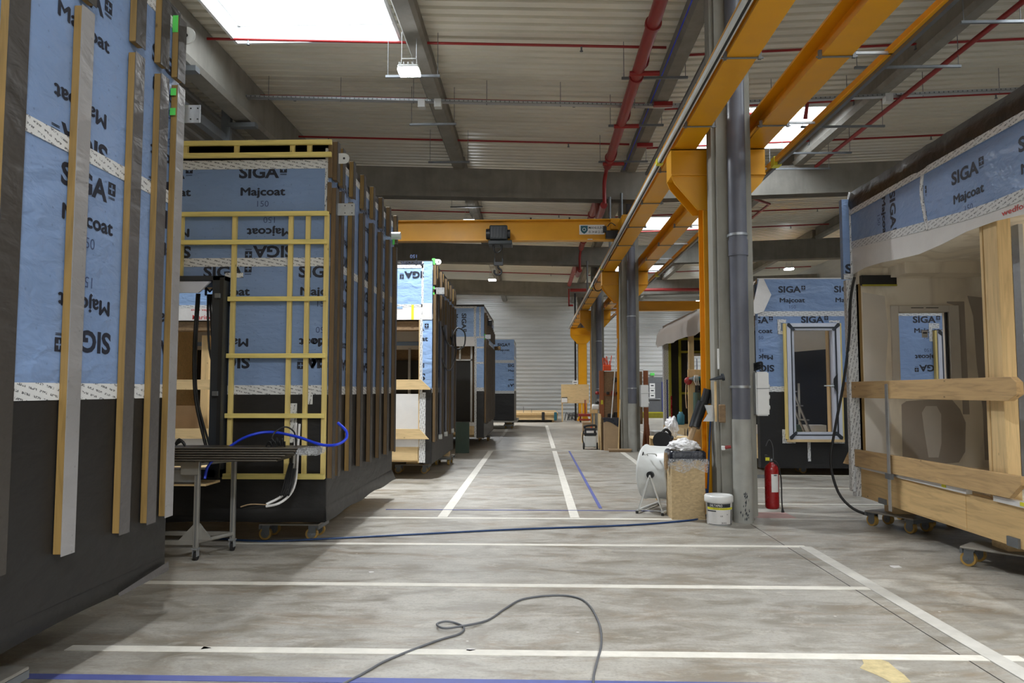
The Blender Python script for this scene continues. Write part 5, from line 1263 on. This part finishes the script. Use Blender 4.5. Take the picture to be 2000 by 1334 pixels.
# bucket
t = thing('plastic_bucket', (2.185, 8.99, 0), 'white lidded plastic bucket beside the chipboard bin', 'bucket')
Tb = Matrix.Translation((2.185, 8.99, 0))
MB().lathe([(0, 0), (.138, 0), (.142, .01), (.155, .30), (.158, .30), (.150, .302)], Tb, 32).build('body', 'white', t)
MB().lathe([(.165, .268), (.168, .272), (.168, .332), (.160, .348), (.13, .35), (.125, .343), (0, .343)], Tb, 32).build('lid', 'white', t)
def wrap(name, mat, z0, z1, a0, a1, off=.0015):
    r = lambda z: .142 + (z - .01) / .29 * .013 + off
    vs = []; k = 14
    for i in range(k + 1):
        a = a0 + (a1 - a0) * i / k
        for z in (z0, z1): vs.append((2.185 + r(z) * math.sin(a), 8.99 - r(z) * math.cos(a), z))
    return MB().raw(vs, [(2 * i, 2 * i + 2, 2 * i + 3, 2 * i + 1) for i in range(k)], True).build(name, mat, t)
lb = wrap('label', 'wht', .012, .265, -1.25, 1.3); wrap('label_band', 'anth', .215, .258, -1.25, .75, .003); wrap('label_band', 'yellowp', .188, .213, -1.25, 1.25, .003); wrap('label_band', 'anth', .012, .185, .85, 1.0, .003); wrap('label_band', 'anth', .165, .178, -1.25, -.45, .003); wrap('label_band', 'anth', .012, .018, -1.2, 1.2, .003)
def curved_text(s, w_, h_, a_mid, z, mat):
    vs, fs = text_bm(s, w_, h_, -w_ / 2, z, .01); R_ = .1595
    me = bpy.data.meshes.new('printed_lettering'); me.from_pydata([(2.185 + R_ * math.sin(a_mid + x / R_), 8.99 - R_ * math.cos(a_mid + x / R_), zz) for x, zz, _ in vs], [], fs); me.materials.append(M[mat]); me.update()
    o = bpy.data.objects.new('printed_lettering', me); COL.objects.link(o); attach(o, lb)
curved_text('DELTAPRO', .15, .026, -.45, .224, 'white'); curved_text('JOINT ENDUIT', .17, .012, -.1, .195, 'anth'); curved_text('20 KG', .06, .018, .12, .03, 'anth'); curved_text('CE', .03, .015, -.05, .11, 'anth'); curved_text('A+', .02, .014, .4, .13, 'anth')
# drum fan
t = thing('drum_fan', (1.62, 10.05, 0), 'white drum fan on a tube stand left of the chipboard bin', 'fan')
Tf = Matrix.Translation((1.66, 10.0, .50)) @ Matrix.Rotation(-.5, 4, 'Z') @ Matrix.Rotation(PI / 2, 4, 'Y')
MB().lathe([(.335, .2), (.352, .195), (.36, .185), (.35, .17), (.345, 0), (.35, -.17), (.365, -.19), (.352, -.205), (.335, -.2)], Tf, 40).build('drum', 'offw', t)
MB().lathe([(.334, .158), (.334, -.158)], Tf, 40).build('drum_lining', 'blkp', t)
m = MB()
for r in (.08, .14, .20, .26, .32):
    for zz in (.15, -.15): m.tube([Tf @ Vector((r * math.cos(a), r * math.sin(a), zz)) for a in [2 * PI * i / 24 for i in range(25)]], .003, 4, 0)
for i in range(8):
    a = i * PI / 4
    for zz in (.15, -.15): m.tube([Tf @ Vector((.06 * math.cos(a), .06 * math.sin(a), zz)), Tf @ Vector((.34 * math.cos(a), .34 * math.sin(a), zz))], .004, 4, 0)
m.build('wire_guard', 'galvd', t)
MB().lathe([(0, .1), (.09, .1), (.09, -.1), (0, -.1)], Tf, 20).build('motor', 'blkp', t)
for i in range(4):
    a = i * PI / 2 + .3; c_, s_ = math.cos(a), math.sin(a)
    MB().raw([Tf @ Vector(p) for p in ((.08 * c_ - .05 * s_, .08 * s_ + .05 * c_, .04), (.3 * c_ - .09 * s_, .3 * s_ + .09 * c_, .06), (.3 * c_ + .09 * s_, .3 * s_ - .09 * c_, -.06), (.08 * c_ + .05 * s_, .08 * s_ - .05 * c_, -.04))], [(0, 1, 2, 3)]).build('fan_blade', 'galvd', t)
ax = (Tf.to_3x3() @ Vector((0, 0, 1))).normalized(); side = Vector((0, 0, 1)).cross(ax).normalized(); C0 = Vector((1.66, 10.0, .5))
for s in (-1, 1):
    hub = C0 + side * s * .36
    MB().cyl(hub - side * s * .01, hub + side * s * .04, .045, 16).build('pivot_knob', 'blkp', t)
    f1 = Vector((hub.x, hub.y, .05)) + side * s * .03 - ax * .16; f2 = Vector((hub.x, hub.y, .05)) + side * s * .03 + ax * .16; hp = hub + side * s * .03
    MB().tube([hp, f1, f2, hp], .014, 8, 0).build('stand_tube', 'offw', t)
for e in (-1, 1):
    a_ = C0 + ax * .17 * e - side * .42; b_ = C0 + ax * .17 * e + side * .42; a_.z = b_.z = .035
    MB().tube([a_, b_], .02, 8, 0).build('stand_foot', 'offw', t)
    for pnt in (a_, b_): MB().cyl(pnt + Vector((0, 0, -.035)), pnt, .018, 8).build('rubber_foot', 'rubber', t)
pk = C0 - side * .30 + Vector((0, 0, .24)) 
MB().tube([pk + ax * -.06, pk + ax * -.05 - side * .04 + Vector((0, 0, .03)), pk + ax * .05 - side * .04 + Vector((0, 0, .03)), pk + ax * .06], .008, 6).build('carry_handle', 'offw', t)
MB().tube([(1.42, 9.85, .78), (1.38, 9.85, .6), (1.36, 9.85, .44)], .008, 6).cyl((1.36, 9.85, .44), (1.355, 9.85, .39), .02, 8, .008).build('power_plug', 'rubber', t)
# fire extinguisher on the column side
t = thing('fire_extinguisher', (2.985, 9.5, .12), 'red fire extinguisher hanging on the right side of nearest column', 'extinguisher')
Te = Matrix.Translation((2.93, 9.35, 0))
MB().lathe([(0, .13), (.07, .13), (.082, .145), (.085, .17), (.085, .60), (.078, .64), (.055, .67), (.03, .685), (.028, .70), (0, .70)], Te, 28).build('cylinder', 'exting', t)
MB().lathe([(0, .70), (.022, .70), (.022, .745), (0, .745)], Te, 12).build('valve', 'galvd', t)
MB().prism([(2.86, .73), (2.96, .72), (2.96, .745), (2.88, .79), (2.85, .79)], 1, 9.335, 9.365).build('lever', 'blkp', t); B('wall_hook', 'galvd', t, 2.72, 2.86, 9.36, 9.4, .5, .54); B('safety_tag', 'yellowp', t, 2.85, 2.90, 9.32, 9.33, .72, .76)
MB().tube([(2.95, 9.35, .72), (3.0, 9.33, .68), (3.035, 9.32, .5), (3.035, 9.31, .25), (3.04, 9.31, .13)], .008, 8).cyl((3.04, 9.31, .14), (3.045, 9.31, .09), .01, 10, .02).build('hose', 'rubber', t)
MB().tube([(2.86, 9.33, .9), (2.9, 9.32, .98), (2.945, 9.33, .9), (2.95, 9.33, .74)], .004, 6).build('cable', 'cable', t)
el = thing('label_plate', (2.93, 9.26, .5)); attach(el, t)
R_ = .0862; vs = []
for i in range(9):
    a = -.35 + 1.1 * i / 8
    for z in (.34, .56): vs.append((2.93 + R_ * math.sin(a), 9.35 - R_ * math.cos(a), z))
bpy.data.objects.remove(el)
el = MB().raw(vs, [(2 * i, 2 * i + 2, 2 * i + 3, 2 * i + 1) for i in range(8)], True).build('label', 'white', t)
B('label_mark', 'anth', el, 2.93, 2.965, 9.2595, 9.262, .54, .552)
# white electric box
def ebox(x0, x1, y0, y1, z0, z1, lab):
    t = thing('electric_box', (x0, y0, z0), lab, 'electric box')
    MB().box(x0, x1, y0, y1, z0, z1).build('housing', 'white', t, .015, 2); B('lid_seam', 'cable', t, x0 + .004, x1 + .002, y0 - .002, y0 + .0, (z0 + z1) / 2 + .06, (z0 + z1) / 2 + .066)
    for k in range(3): MB().cyl((x1, y0 + .1, z0 + .1 + .13 * k), (x1 + .03, y0 + .1, z0 + .1 + .13 * k), .028, 12).build('socket_cap', 'offw', t)
    return t
ebox(2.70, 2.86, 9.14, 9.4, 1.28, 1.82, 'white socket box on the right side of nearest column')
m = MB(); 
for k in range(4): m.tube([(2.70, 9.2, 1.84 + k * .025), (2.76, 9.12, 1.86 + k * .025), (2.80, 9.2, 1.84 + k * .025)], .012, 6)
top(m.build('coiled_cable', 'blkp'), 'small black cable coil on top of the nearest white socket box', 'cable')
ebox(2.70, 2.90, 19.05, 19.35, 1.15, 1.72, 'grey white socket box on the second column')
# things on the column and post
t = thing('wall_bracket', (2.2, 9.15, 1.3), 'grey metal bracket and wooden block on left side of nearest column', 'bracket')
MB().prism([(2.08, 1.41), (2.20, 1.41), (2.20, 1.21), (2.06, 1.21), (2.12, 1.30)], 1, 9.18, 9.20).build('bracket_plate', 'galv', t); B('wooden_block', 'brown', t, 2.225, 2.30, 9.03, 9.1, 1.20, 1.42, .01); B('wooden_stick', 'pinez', t, 2.19, 2.21, 9.1, 9.14, 1.21, 1.70)
t = thing('sealant_nozzle', (2.25, 9.08, 1.72), 'dark pointed cone holder stuck on the nearest column', 'nozzle')
MB().cyl((2.27, 9.06, 1.75), (2.12, 9.06, 1.72), .03, 14, .008).build('cone', 'anth', t); MB().cyl((2.27, 9.06, 1.75), (2.29, 9.06, 1.754), .045, 14).build('flange', 'anth', t)
B('wall_plate', 'white', None, 2.225, 2.245, 9.085, 9.1, 1.85, 2.1); top(bpy.context.scene.collection.objects[-1], 'narrow white sign on the left edge of nearest column', 'sign')
t = thing('red_tap', (2.33, 9.08, .9), 'small red and white tap on the nearest column', 'tap')
MB().cyl((2.28, 9.07, .90), (2.36, 9.07, .91), .02, 12).build('valve_body', 'redl', t); MB().box(2.25, 2.29, 9.05, 9.09, .87, .92).build('fitting', 'white', t, .006)
top(MB().tube([(2.2, 9.38, 1.3), (2.18, 9.4, .9), (2.16, 9.4, .5), (2.155, 9.42, .3)], .012, 8).build('rising_hose', 'bluehose2'), 'dark hose running up the yellow post behind the bucket', 'hose')

# ---- tool area between the post and the tarp module
t = thing('tool_board', (2.2, 10.4, 0), 'pale plywood tool board standing left of nearest yellow post', 'board')
MB().box(2.13, 2.52, 10.4, 10.42, .6, 1.88).box(2.33, 2.42, 10.42, 10.45, 1.6, 2.06).build('plywood_panel', 'pinez', t, .003)
B('support_leg', 'pinez', t, 2.40, 2.46, 10.42, 10.5, 0, 1.2); B('support_leg', 'pinez', t, 2.15, 2.21, 10.42, 10.5, 0, .7)
def drill(x, y, z, lab, mat='teal'):
    t = thing('cordless_drill', (x, y, z), lab, 'drill')
    MB().cyl((x - .06, y, z + .2), (x + .08, y, z + .2), .032, 14).build('motor_body', mat, t); MB().cyl((x - .12, y, z + .2), (x - .06, y, z + .2), .012, 10, .026).build('chuck', 'galvd', t)
    MB().tube([(x + .03, y, z + .18), (x + .04, y, z + .1), (x + .05, y, z + .04)], .022, 8).build('grip', 'rubber', t); MB().box(x + .0, x + .1, y - .04, y + .04, z - .02, z + .04).build('battery', 'blkp', t, .01); return t
drill(2.24, 10.3, 1.55, 'dark cordless drill hanging at the top of tool board'); drill(2.36, 10.32, 1.18, 'dark cordless drill hanging mid height on tool board', 'blkp')
o = MB().lathe([(0, 0), (.05, .005), (.055, .03), (.05, .055), (0, .06)], Matrix.Translation((2.12, 10.36, 1.72)) @ Matrix.Rotation(PI / 2, 4, 'X'), 18).build('cutting_disc', 'redl'); top(o, 'dark red round disc on the left edge of tool board', 'disc')
t = thing('belt_sander', (2.27, 10.3, 1.2), 'dark green corded tool hanging upright on tool board', 'tool')
MB().cyl((2.22, 10.3, 1.2), (2.235, 10.3, 1.56), .045, 14, .055).build('tool_body', 'dgreen', t); MB().cyl((2.235, 10.3, 1.56), (2.24, 10.3, 1.66), .03, 12).build('tool_grip', 'rubber', t)
for k in range(3): MB().tube([(2.2 + k * .02, 10.28, 1.8), (2.19 + k * .025, 10.26, 1.72), (2.22 + k * .02, 10.28, 1.66)], .006, 6).build('coiled_cord', 'wht', t)
top(MB().tube([(2.1, 10.36, 1.7), (2.09, 10.36, 1.5), (2.1, 10.36, 1.34)], .009, 6).build('hanging_strap', 'cardb'), 'brown strap hanging from the red disc on tool board', 'strap')
o = B('black_case', 'blkp', None, 2.40, 2.52, 10.32, 10.4, 1.62, 1.82, .015); top(o, 'black tool case at the upper right of tool board', 'case')
for k, (px_, py_, rr9) in enumerate(((1364, 742, .045), (1380, 742, .05), (1366, 775, .04))):
    c9 = Pt(px_, py_, 10.34); o = MB().cyl(c9 + Vector((0, -.05, 0)), c9 + Vector((0, .05, 0)), rr9, 14).box(c9.x - .02, c9.x + .02, c9.y - .03, c9.y + .03, c9.z - .16, c9.z).build('sander', 'blkp', None, .004)
    top(o, ('left', 'right', 'lowest')[k] + ' of three small black sanders on the tool board', 'sander')
# blower
t = thing('leaf_blower', (2.1, 9.95, 1.1), 'dark blower with grey nozzle pointing down into the chipboard bin', 'blower')
MB().tube([Pt(1382, 760, 9.52), Pt(1374, 790, 9.52), Pt(1366, 815, 9.5)], .05, 12).build('grip', 'rubber', t)
MB().tube([Pt(1373, 785, 9.5), Pt(1362, 815, 9.5), Pt(1356, 835, 9.48)], .07, 16).build('fan_housing', 'blkp', t)
MB().tube([Pt(1357, 832, 9.48), Pt(1350, 850, 9.47), Pt(1342, 875, 9.46)], .036, 14).build('nozzle_tube', 'cardb', t)
MB().cyl(Pt(1384, 765, 9.56), Pt(1386, 788, 9.56), .055, 14).build('battery', 'rubber', t)
# work table with clutter behind the bin
t = thing('work_table', (2.1, 11.2, 0), 'small timber work table covered in tools behind the chipboard bin', 'table')
B('table_top', 'pinex', t, 1.75, 2.5, 10.9, 11.5, .86, .89, .003)
for x, y in ((1.78, 10.93), (2.45, 10.93), (1.78, 11.45), (2.45, 11.45)): B('leg', 'pinez', t, x - .03, x + .03, y - .03, y + .03, 0, .86)
t = thing('circular_saw', (1.83, 10.95, .95), 'dark circular saw hanging at the left end of work table', 'saw')
MB().cyl((1.82, 10.8, .86), (1.86, 10.9, .86), .13, 22).build('blade_guard', 'blkp', t); MB().tube([(1.84, 10.85, .98), (1.9, 10.88, 1.02), (1.96, 10.88, .96), (1.94, 10.88, .86)], .022, 8).build('grip', 'rubber', t); MB().cyl((1.86, 10.9, .88), (2.0, 10.95, .88), .05, 14).build('motor_body', 'anth', t)
o = crumple('plastic_wrap', 'heap', (2.02, 11.1, 1.04), (.1, .09, .16), 8.7, 4, .45, 1.6); top(o, 'crumpled clear plastic standing on the work table', 'wrap')
o = MB().lathe([(0, 0), (.05, 0), (.055, .02), (.055, .14), (.03, .17), (.03, .19), (0, .19)], Matrix.Translation((2.16, 11.1, 1.08)), 16).build('teal_canister', 'teal'); top(o, 'teal canister between plastic wrap and blower', 'canister')
for k in range(3): o = B('timber_block', 'piney', None, 1.9 + k * .1, 1.98 + k * .1, 10.86, 11.0, .60, .84 , .003); top(o, ('left', 'middle', 'right')[k] + ' of three upright timber blocks under the work table edge', 'block', 'timber blocks by the work table')
t = thing('shop_vacuum', (2.2, 10.6, .6), 'black power tool heap between blower and yellow post', 'tool')
MB().cyl((2.18, 10.55, .98), (2.36, 10.6, .98), .10, 18).build('motor_body', 'blkp', t); MB().box(2.16, 2.38, 10.5, 10.66, .80, .92).build('tool_base', 'anth', t, .02); MB().tube([(2.2, 10.55, 1.07), (2.26, 10.5, 1.14), (2.34, 10.55, 1.08)], .018, 8).build('grip', 'rubber', t)
t = thing('tool_crate', (2.25, 10.6, 0), 'brown timber crate standing behind chipboard bin', 'crate')
MB().box(2.10, 2.5, 10.45, 10.47, 0, .80).box(2.10, 2.12, 10.47, 10.9, 0, .8).box(2.48, 2.5, 10.47, 10.9, 0, .8).box(2.12, 2.48, 10.88, 10.9, 0, .8).build('crate_side', 'brown', t); B('crate_lid', 'brown', t, 2.12, 2.48, 10.47, 10.88, .78, .8)

# ---- second column surroundings (Y about 19 to 21)
t = thing('tool_wall', (2.5, 21.2, 0), 'brown hardboard tool wall on red timber posts behind second column', 'tool wall')
B('hardboard_panel', 'brown', t, 1.92, 3.05, 21.22, 21.24, .62, 2.12, .003)
for x in (1.82, 3.08):
    B('timber_post', 'redwood', t, x, x + .13, 21.15, 21.25, .0, 2.14, .004); MB().prism([(x - .06, 0), (x + .19, 0), (x + .13, .62), (x, .62)], 1, 21.12, 21.15).build('foot_board', 'redwood', t); MB().prism([(20.85, 0), (21.6, 0), (21.25, .75), (21.18, .75)], 0, x + .04, x + .06).build('foot_brace', 'redwood', t)
B('cross_rail', 'redwood', t, 1.95, 3.08, 21.2, 21.22, 1.42, 1.50); B('pale_panel', 'brown', t, 2.62, 3.05, 21.19, 21.2, .7, 1.0)
top(MB().cyl((2.28, 21.16, 1.88), (2.28, 21.2, 1.88), .07, 16).build('black_disc', 'rubber'), 'black round disc hanging high on brown tool wall', 'disc')
for k in range(6): top(MB().box(2.02 + k * .14, 2.1 + k * .14, 21.1, 21.2, 1.46, 1.54 + .02 * (k % 2)).build('hand_tool', 'redl' if k % 2 else 'blkp', None, .01), '%s small hand tool from the left on the tool wall rail' % ('first', 'second', 'third', 'fourth', 'fifth', 'sixth')[k], 'tool', 'hand tools on the tool wall')
for k in range(4): top(MB().box(2.05 + k * .17, 2.19 + k * .17, 21.1, 21.2, .78, .92 + .04 * (k % 2)).build('black_tool_case', 'blkp', None, .02), '%s dark case from the left at the bottom of tool wall' % ('first', 'second', 'third', 'fourth')[k], 'case', 'dark cases on the tool wall')
for k in range(3): top(MB().lathe([(.0, 0), (.05, .0), (.055, .06), (.03, .09), (0, .09)], Matrix.Translation((1.76, 21.2, 1.02 + k * .17 + (.1 if k == 2 else 0))), 12).build('angle_grinder', 'rubber' if k % 2 else 'redl'), '%s grinder on the left post of tool wall' % ('lowest', 'middle', 'highest')[k], 'grinder')
t = thing('orange_sticks', (2.0, 21.2, 2.14), 'cluster of bright orange sticks on top of the tool wall', 'sticks'); t.name = 'orange_stick_holder'
B('holder', 'orange', t, 1.93, 2.16, 21.12, 21.24, 2.14, 2.30, .01)
rr2 = random.Random(11)
for k in range(9): x = 1.94 + k * .024; MB().cyl((x, 21.18, 2.28), (x + rr2.uniform(-.07, .05), 21.18, 2.42 + rr2.uniform(0, .16)), .012, 6).build('stick', 'orange', t)
B('yellow_sticker', 'yellowp', None, 1.86, 1.92, 21.145, 21.15, 1.18, 1.3); top(bpy.context.scene.collection.objects[-1], 'yellow sticker on the left post of tool wall', 'sticker')
# hardboard bin with black bag
t = thing('hardboard_bin', (1.97, 19.7, 0), 'brown hardboard bin standing left of second column', 'bin')
MB().box(1.79, 2.19, 19.5, 19.515, 0, .82).box(1.79, 2.19, 19.88, 19.9, 0, .82).box(1.79, 1.805, 19.515, 19.88, 0, .82).box(2.175, 2.19, 19.515, 19.88, 0, .82).build('board_side', 'cardb', t)
MB().prism([(1.77, .86), (1.78, .74), (1.86, .77), (1.95, .75), (2.04, .70), (2.15, .63), (2.20, .62), (2.21, .85)], 1, 19.48, 19.5).box(1.77, 2.21, 19.5, 19.92, .82, .86).build('bag_fold', 'bag', t, .004)
top(MB().cyl((1.98, 19.44, .86), (2.17, 19.6, 2.95), .014, 8).build('long_pole', 'wht'), 'long pale pole leaning from the hardboard bin', 'pole')
# broom
t = thing('push_broom', (2.2, 19.3, 0), 'wide push broom lying at the foot of second column', 'broom')
MB().box(1.86, 2.46, 19.10, 19.18, .04, .085).build('broom_head', 'cardb', t, .008); MB().box(1.88, 2.44, 19.11, 19.17, 0, .04).build('bristles', 'brown', t); MB().cyl((2.12, 19.14, .06), (2.2, 19.34, 1.35), .014, 8).build('broom_handle', 'pinez', t)
# wheeled black case stack
t = thing('tool_case_stack', (1.46, 20.0, 0), 'grey and black wheeled tool case left of hardboard bin', 'tool case')
MB().box(1.30, 1.64, 19.95, 20.25, .06, .36).build('lower_case', 'offw', t, .02); MB().box(1.30, 1.64, 19.94, 20.26, .37, .46).build('case_lid', 'blkp', t, .02); MB().box(1.32, 1.62, 19.95, 20.24, .46, .56).build('upper_case', 'anth', t, .02); MB().box(1.36, 1.56, 19.93, 19.95, .44, .50).build('latch', 'wht', t)
MB().tube([(1.33, 20.0, .56), (1.33, 20.0, .62), (1.6, 20.0, .64), (1.62, 20.0, .56)], .03, 8).build('handle', 'rubber', t); MB().tube([(1.29, 20, .5), (1.26, 20, .3), (1.3, 20, .12)], .015, 6).build('side_bar', 'rubber', t)
for x in (1.29, 1.65): MB().cyl((x - .02, 20.0, .09), (x + .02, 20.0, .09), .09, 16).build('wheel', 'rubber', t)
for k in range(3): MB().box(1.72 + k * .035, 1.735 + k * .035, 19.7 + .05 * k, 20.6, 0, .95 - .06 * k).build('leaning_board', 'cardb' if k % 2 else 'pinez', None, .002, ); top(bpy.context.scene.collection.objects[-1], '%s narrow board leaning between tool case and hardboard bin' % ('left', 'middle', 'right')[k], 'board')
o = MB().lathe([(0, 0), (.075, 0), (.085, .03), (.085, .17), (.07, .2), (0, .2)], Matrix.Translation((1.56, 20.6, 1.12)) @ Matrix.Rotation(PI / 2 + .15, 4, 'Y'), 16).build('white_canister', 'white'); top(o, 'white canister lying sideways left of the tool wall', 'canister')
MB().box(1.5, 1.72, 20.5, 20.75, .95, 1.05).box(1.6, 1.64, 20.6, 20.64, 0, .95).build('canister_stand', 'pinez'); top(bpy.context.scene.collection.objects[-1], 'thin timber stand under the white canister', 'stand')
o = MB().cyl((1.62, 21.6, 0), (1.62, 21.6, .55), .03, 10, .02).box(1.52, 1.72, 21.5, 21.7, 0, .03).build('orange_cone', 'orange'); top(o, 'slim orange traffic cone behind the wheeled case', 'cone')
o = B('carton_box', 'cardb', None, 1.42, 1.68, 22.4, 22.7, .3, .62, .005); B('box_base', 'pinex', o, 1.40, 1.7, 22.38, 22.72, 0, .3); top(o, 'small cardboard carton left of the tool wall', 'carton')
o = MB().lathe([(0, 0), (.26, 0), (.28, .02), (.30, .46), (.31, .47), (.29, .48), (0, .47)], Matrix.Translation((3.42, 20.4, 0)), 24).build('paint_tub', 'offw'); top(o, 'dirty off-white tub right of the tool wall foot', 'tub')
MB().tube([(2.1, 20.1, .35), (2.18, 20.3, .2), (2.2, 20.6, .4)], .05, 6).build('red_bag', 'exting'); top(bpy.context.scene.collection.objects[-1], 'red bag between hardboard bin and second column', 'bag')
o = B('orange_box', 'orange', None, 2.12, 2.42, 23.5, 23.8, .9, 1.0, .01); B('box_leg', 'brown', o, 2.2, 2.3, 23.6, 23.7, 0, .9); top(o, 'orange tray behind the lower edge of tool wall', 'tray')
# yellow low barrier and exit door
o = B('yellow_barrier', 'yellowb', None, 5.6, 8.8, 42.0, 42.1, 0, .34); B('barrier_lip', 'yellowp', o, 5.6, 8.8, 41.98, 42.0, .28, .34); top(o, 'low yellow barrier in front of the grey exit door', 'barrier')
dr = thing('door_1', (7.5, YF, 0), kind='structure')
B('door_leaf', 'door', dr, 7.0, 8.05, YF - .06, YF + .06, 0, 2.1, .01); B('door_frame', 'galvd', dr, 6.9, 8.15, YF - .02, YF + .04, 0, 2.4); B('push_bar', 'galv', dr, 7.1, 7.95, YF - .14, YF - .08, .98, 1.04, .005); B('door_edge', 'bluetrim', dr, 8.05, 8.1, YF - .1, YF - .06, 0, 2.1)
for k in range(3):
    pz = 1.85 - k * .32; pp = B('paper_notice', 'white', None, 7.28, 7.62, YF - .075, YF - .065, pz - .15, pz + .15); top(pp, '%s white paper notice on the exit door' % ('upper', 'middle', 'lower')[k], 'notice')
    B('notice_mark', 'anth', pp, 7.36, 7.54, YF - .08, YF - .076, pz - .03, pz + .04)
B('exit_sign', 'green', None, 7.35, 7.6, YF - .08, YF + .07, 2.5, 2.66); top(bpy.context.scene.collection.objects[-1], 'small green exit light above the grey door', 'sign')
# far end: timber platform, plywood board, red table
t = thing('timber_platform', (.1, 38, 0), 'low timber platform on the floor before the back wall', 'platform')
B('deck', 'piney', t, -3.5, 1.1, 36.3, 41, .34, .46, .01); B('side_beam', 'pinex', t, -3.5, 1.08, 36.35, 36.5, .12, .34)
for x in (-3, -1.2, .8): B('bearer', 'pinex', t, x, x + .1, 36.5, 40.9, 0, .34)
for x, h_ in ((-.6, .75), (-.2, .65)): MB().cyl((x, 36.8, .46), (x, 36.8, h_), .012, 6).build('upright_pin', 'galvd', t)
for x in (.3, .9): B('clamp', 'teal' if x > .5 else 'blkp', t, x, x + .14, 36.25, 36.3, .1, .5, .01)
t = thing('plywood_sign', (2, 37, 0), 'plywood board on legs before the last yellow crane post', 'board')
B('plywood_panel', 'pinex', t, 1.28, 2.66, 37.0, 37.04, .92, 1.86, .003); B('notch_shade', 'blkp', t, 1.3, 1.58, 36.98, 37.0, 1.18, 1.22)
for x in (1.3, 2.28): B('leg', 'pinez', t, x, x + .06, 37.04, 37.1, 0, 1.0)
B('white_sheet', 'white', None, 1.3, 1.58, 36.97, 36.985, .96, 1.18); top(bpy.context.scene.collection.objects[-1], 'white paper sheet on the lower left of plywood board', 'sheet')
o = B('wall_notice', 'white', None, 1.84, 2.12, 37.02, 37.04, 1.88, 2.06, .002); B('notice_mark', 'anth', o, 1.9, 2.06, 37.015, 37.02, 1.95, 1.98); top(o, 'small white notice on top edge of plywood board', 'notice')
t = thing('red_trolley', (2.7, 36.3, 0), 'low red trolley at the foot of plywood board', 'trolley')
B('trolley_deck', 'redl', t, 2.1, 3.0, 36.1, 36.8, .30, .42, .01); B('trolley_rail', 'redl', t, 2.1, 3.0, 36.1, 36.12, .1, .18); MB().tube([(2.4, 36.2, .4), (2.4, 36.2, 1.1), (2.45, 36.2, 1.1), (2.45, 36.2, .4)], .02, 6, 0).build('push_handle', 'redl', t)
for x in (2.2, 2.9): 
    for y in (36.2, 36.7): MB().cyl((x - .02, y, .08), (x + .02, y, .08), .08, 12).build('wheel', 'rubber', t); B('leg', 'redl', t, x - .02, x + .02, y - .02, y + .02, .12, .32)
rr3 = random.Random(3); m = MB()
for k in range(10):
    x = 1.5 + rr3.random() * .6; m.tube([(x, 38.5, .02), (x + .1, 38.4, .3 + rr3.random() * .15), (x + .25, 38.5, .03)], .025, 6)
top(m.build('scrap_heap', 'galvd'), 'tangled grey hoses on the floor below plywood board', 'hoses')
o = MB().box(3.9, 4.0, 22.3, 22.9, .2, .3).cyl((3.95, 22.4, .1), (4.0, 22.4, .1), .1, 12).cyl((3.95, 22.8, .1), (4.0, 22.8, .1), .1, 12).tube([(3.95, 22.3, .25), (3.93, 22.2, .9), (3.93, 22.2, 1.9)], .02, 6).build('pallet_truck', 'bluetrim'); top(o, 'blue hand truck at the corner of the tarp covered module', 'truck')
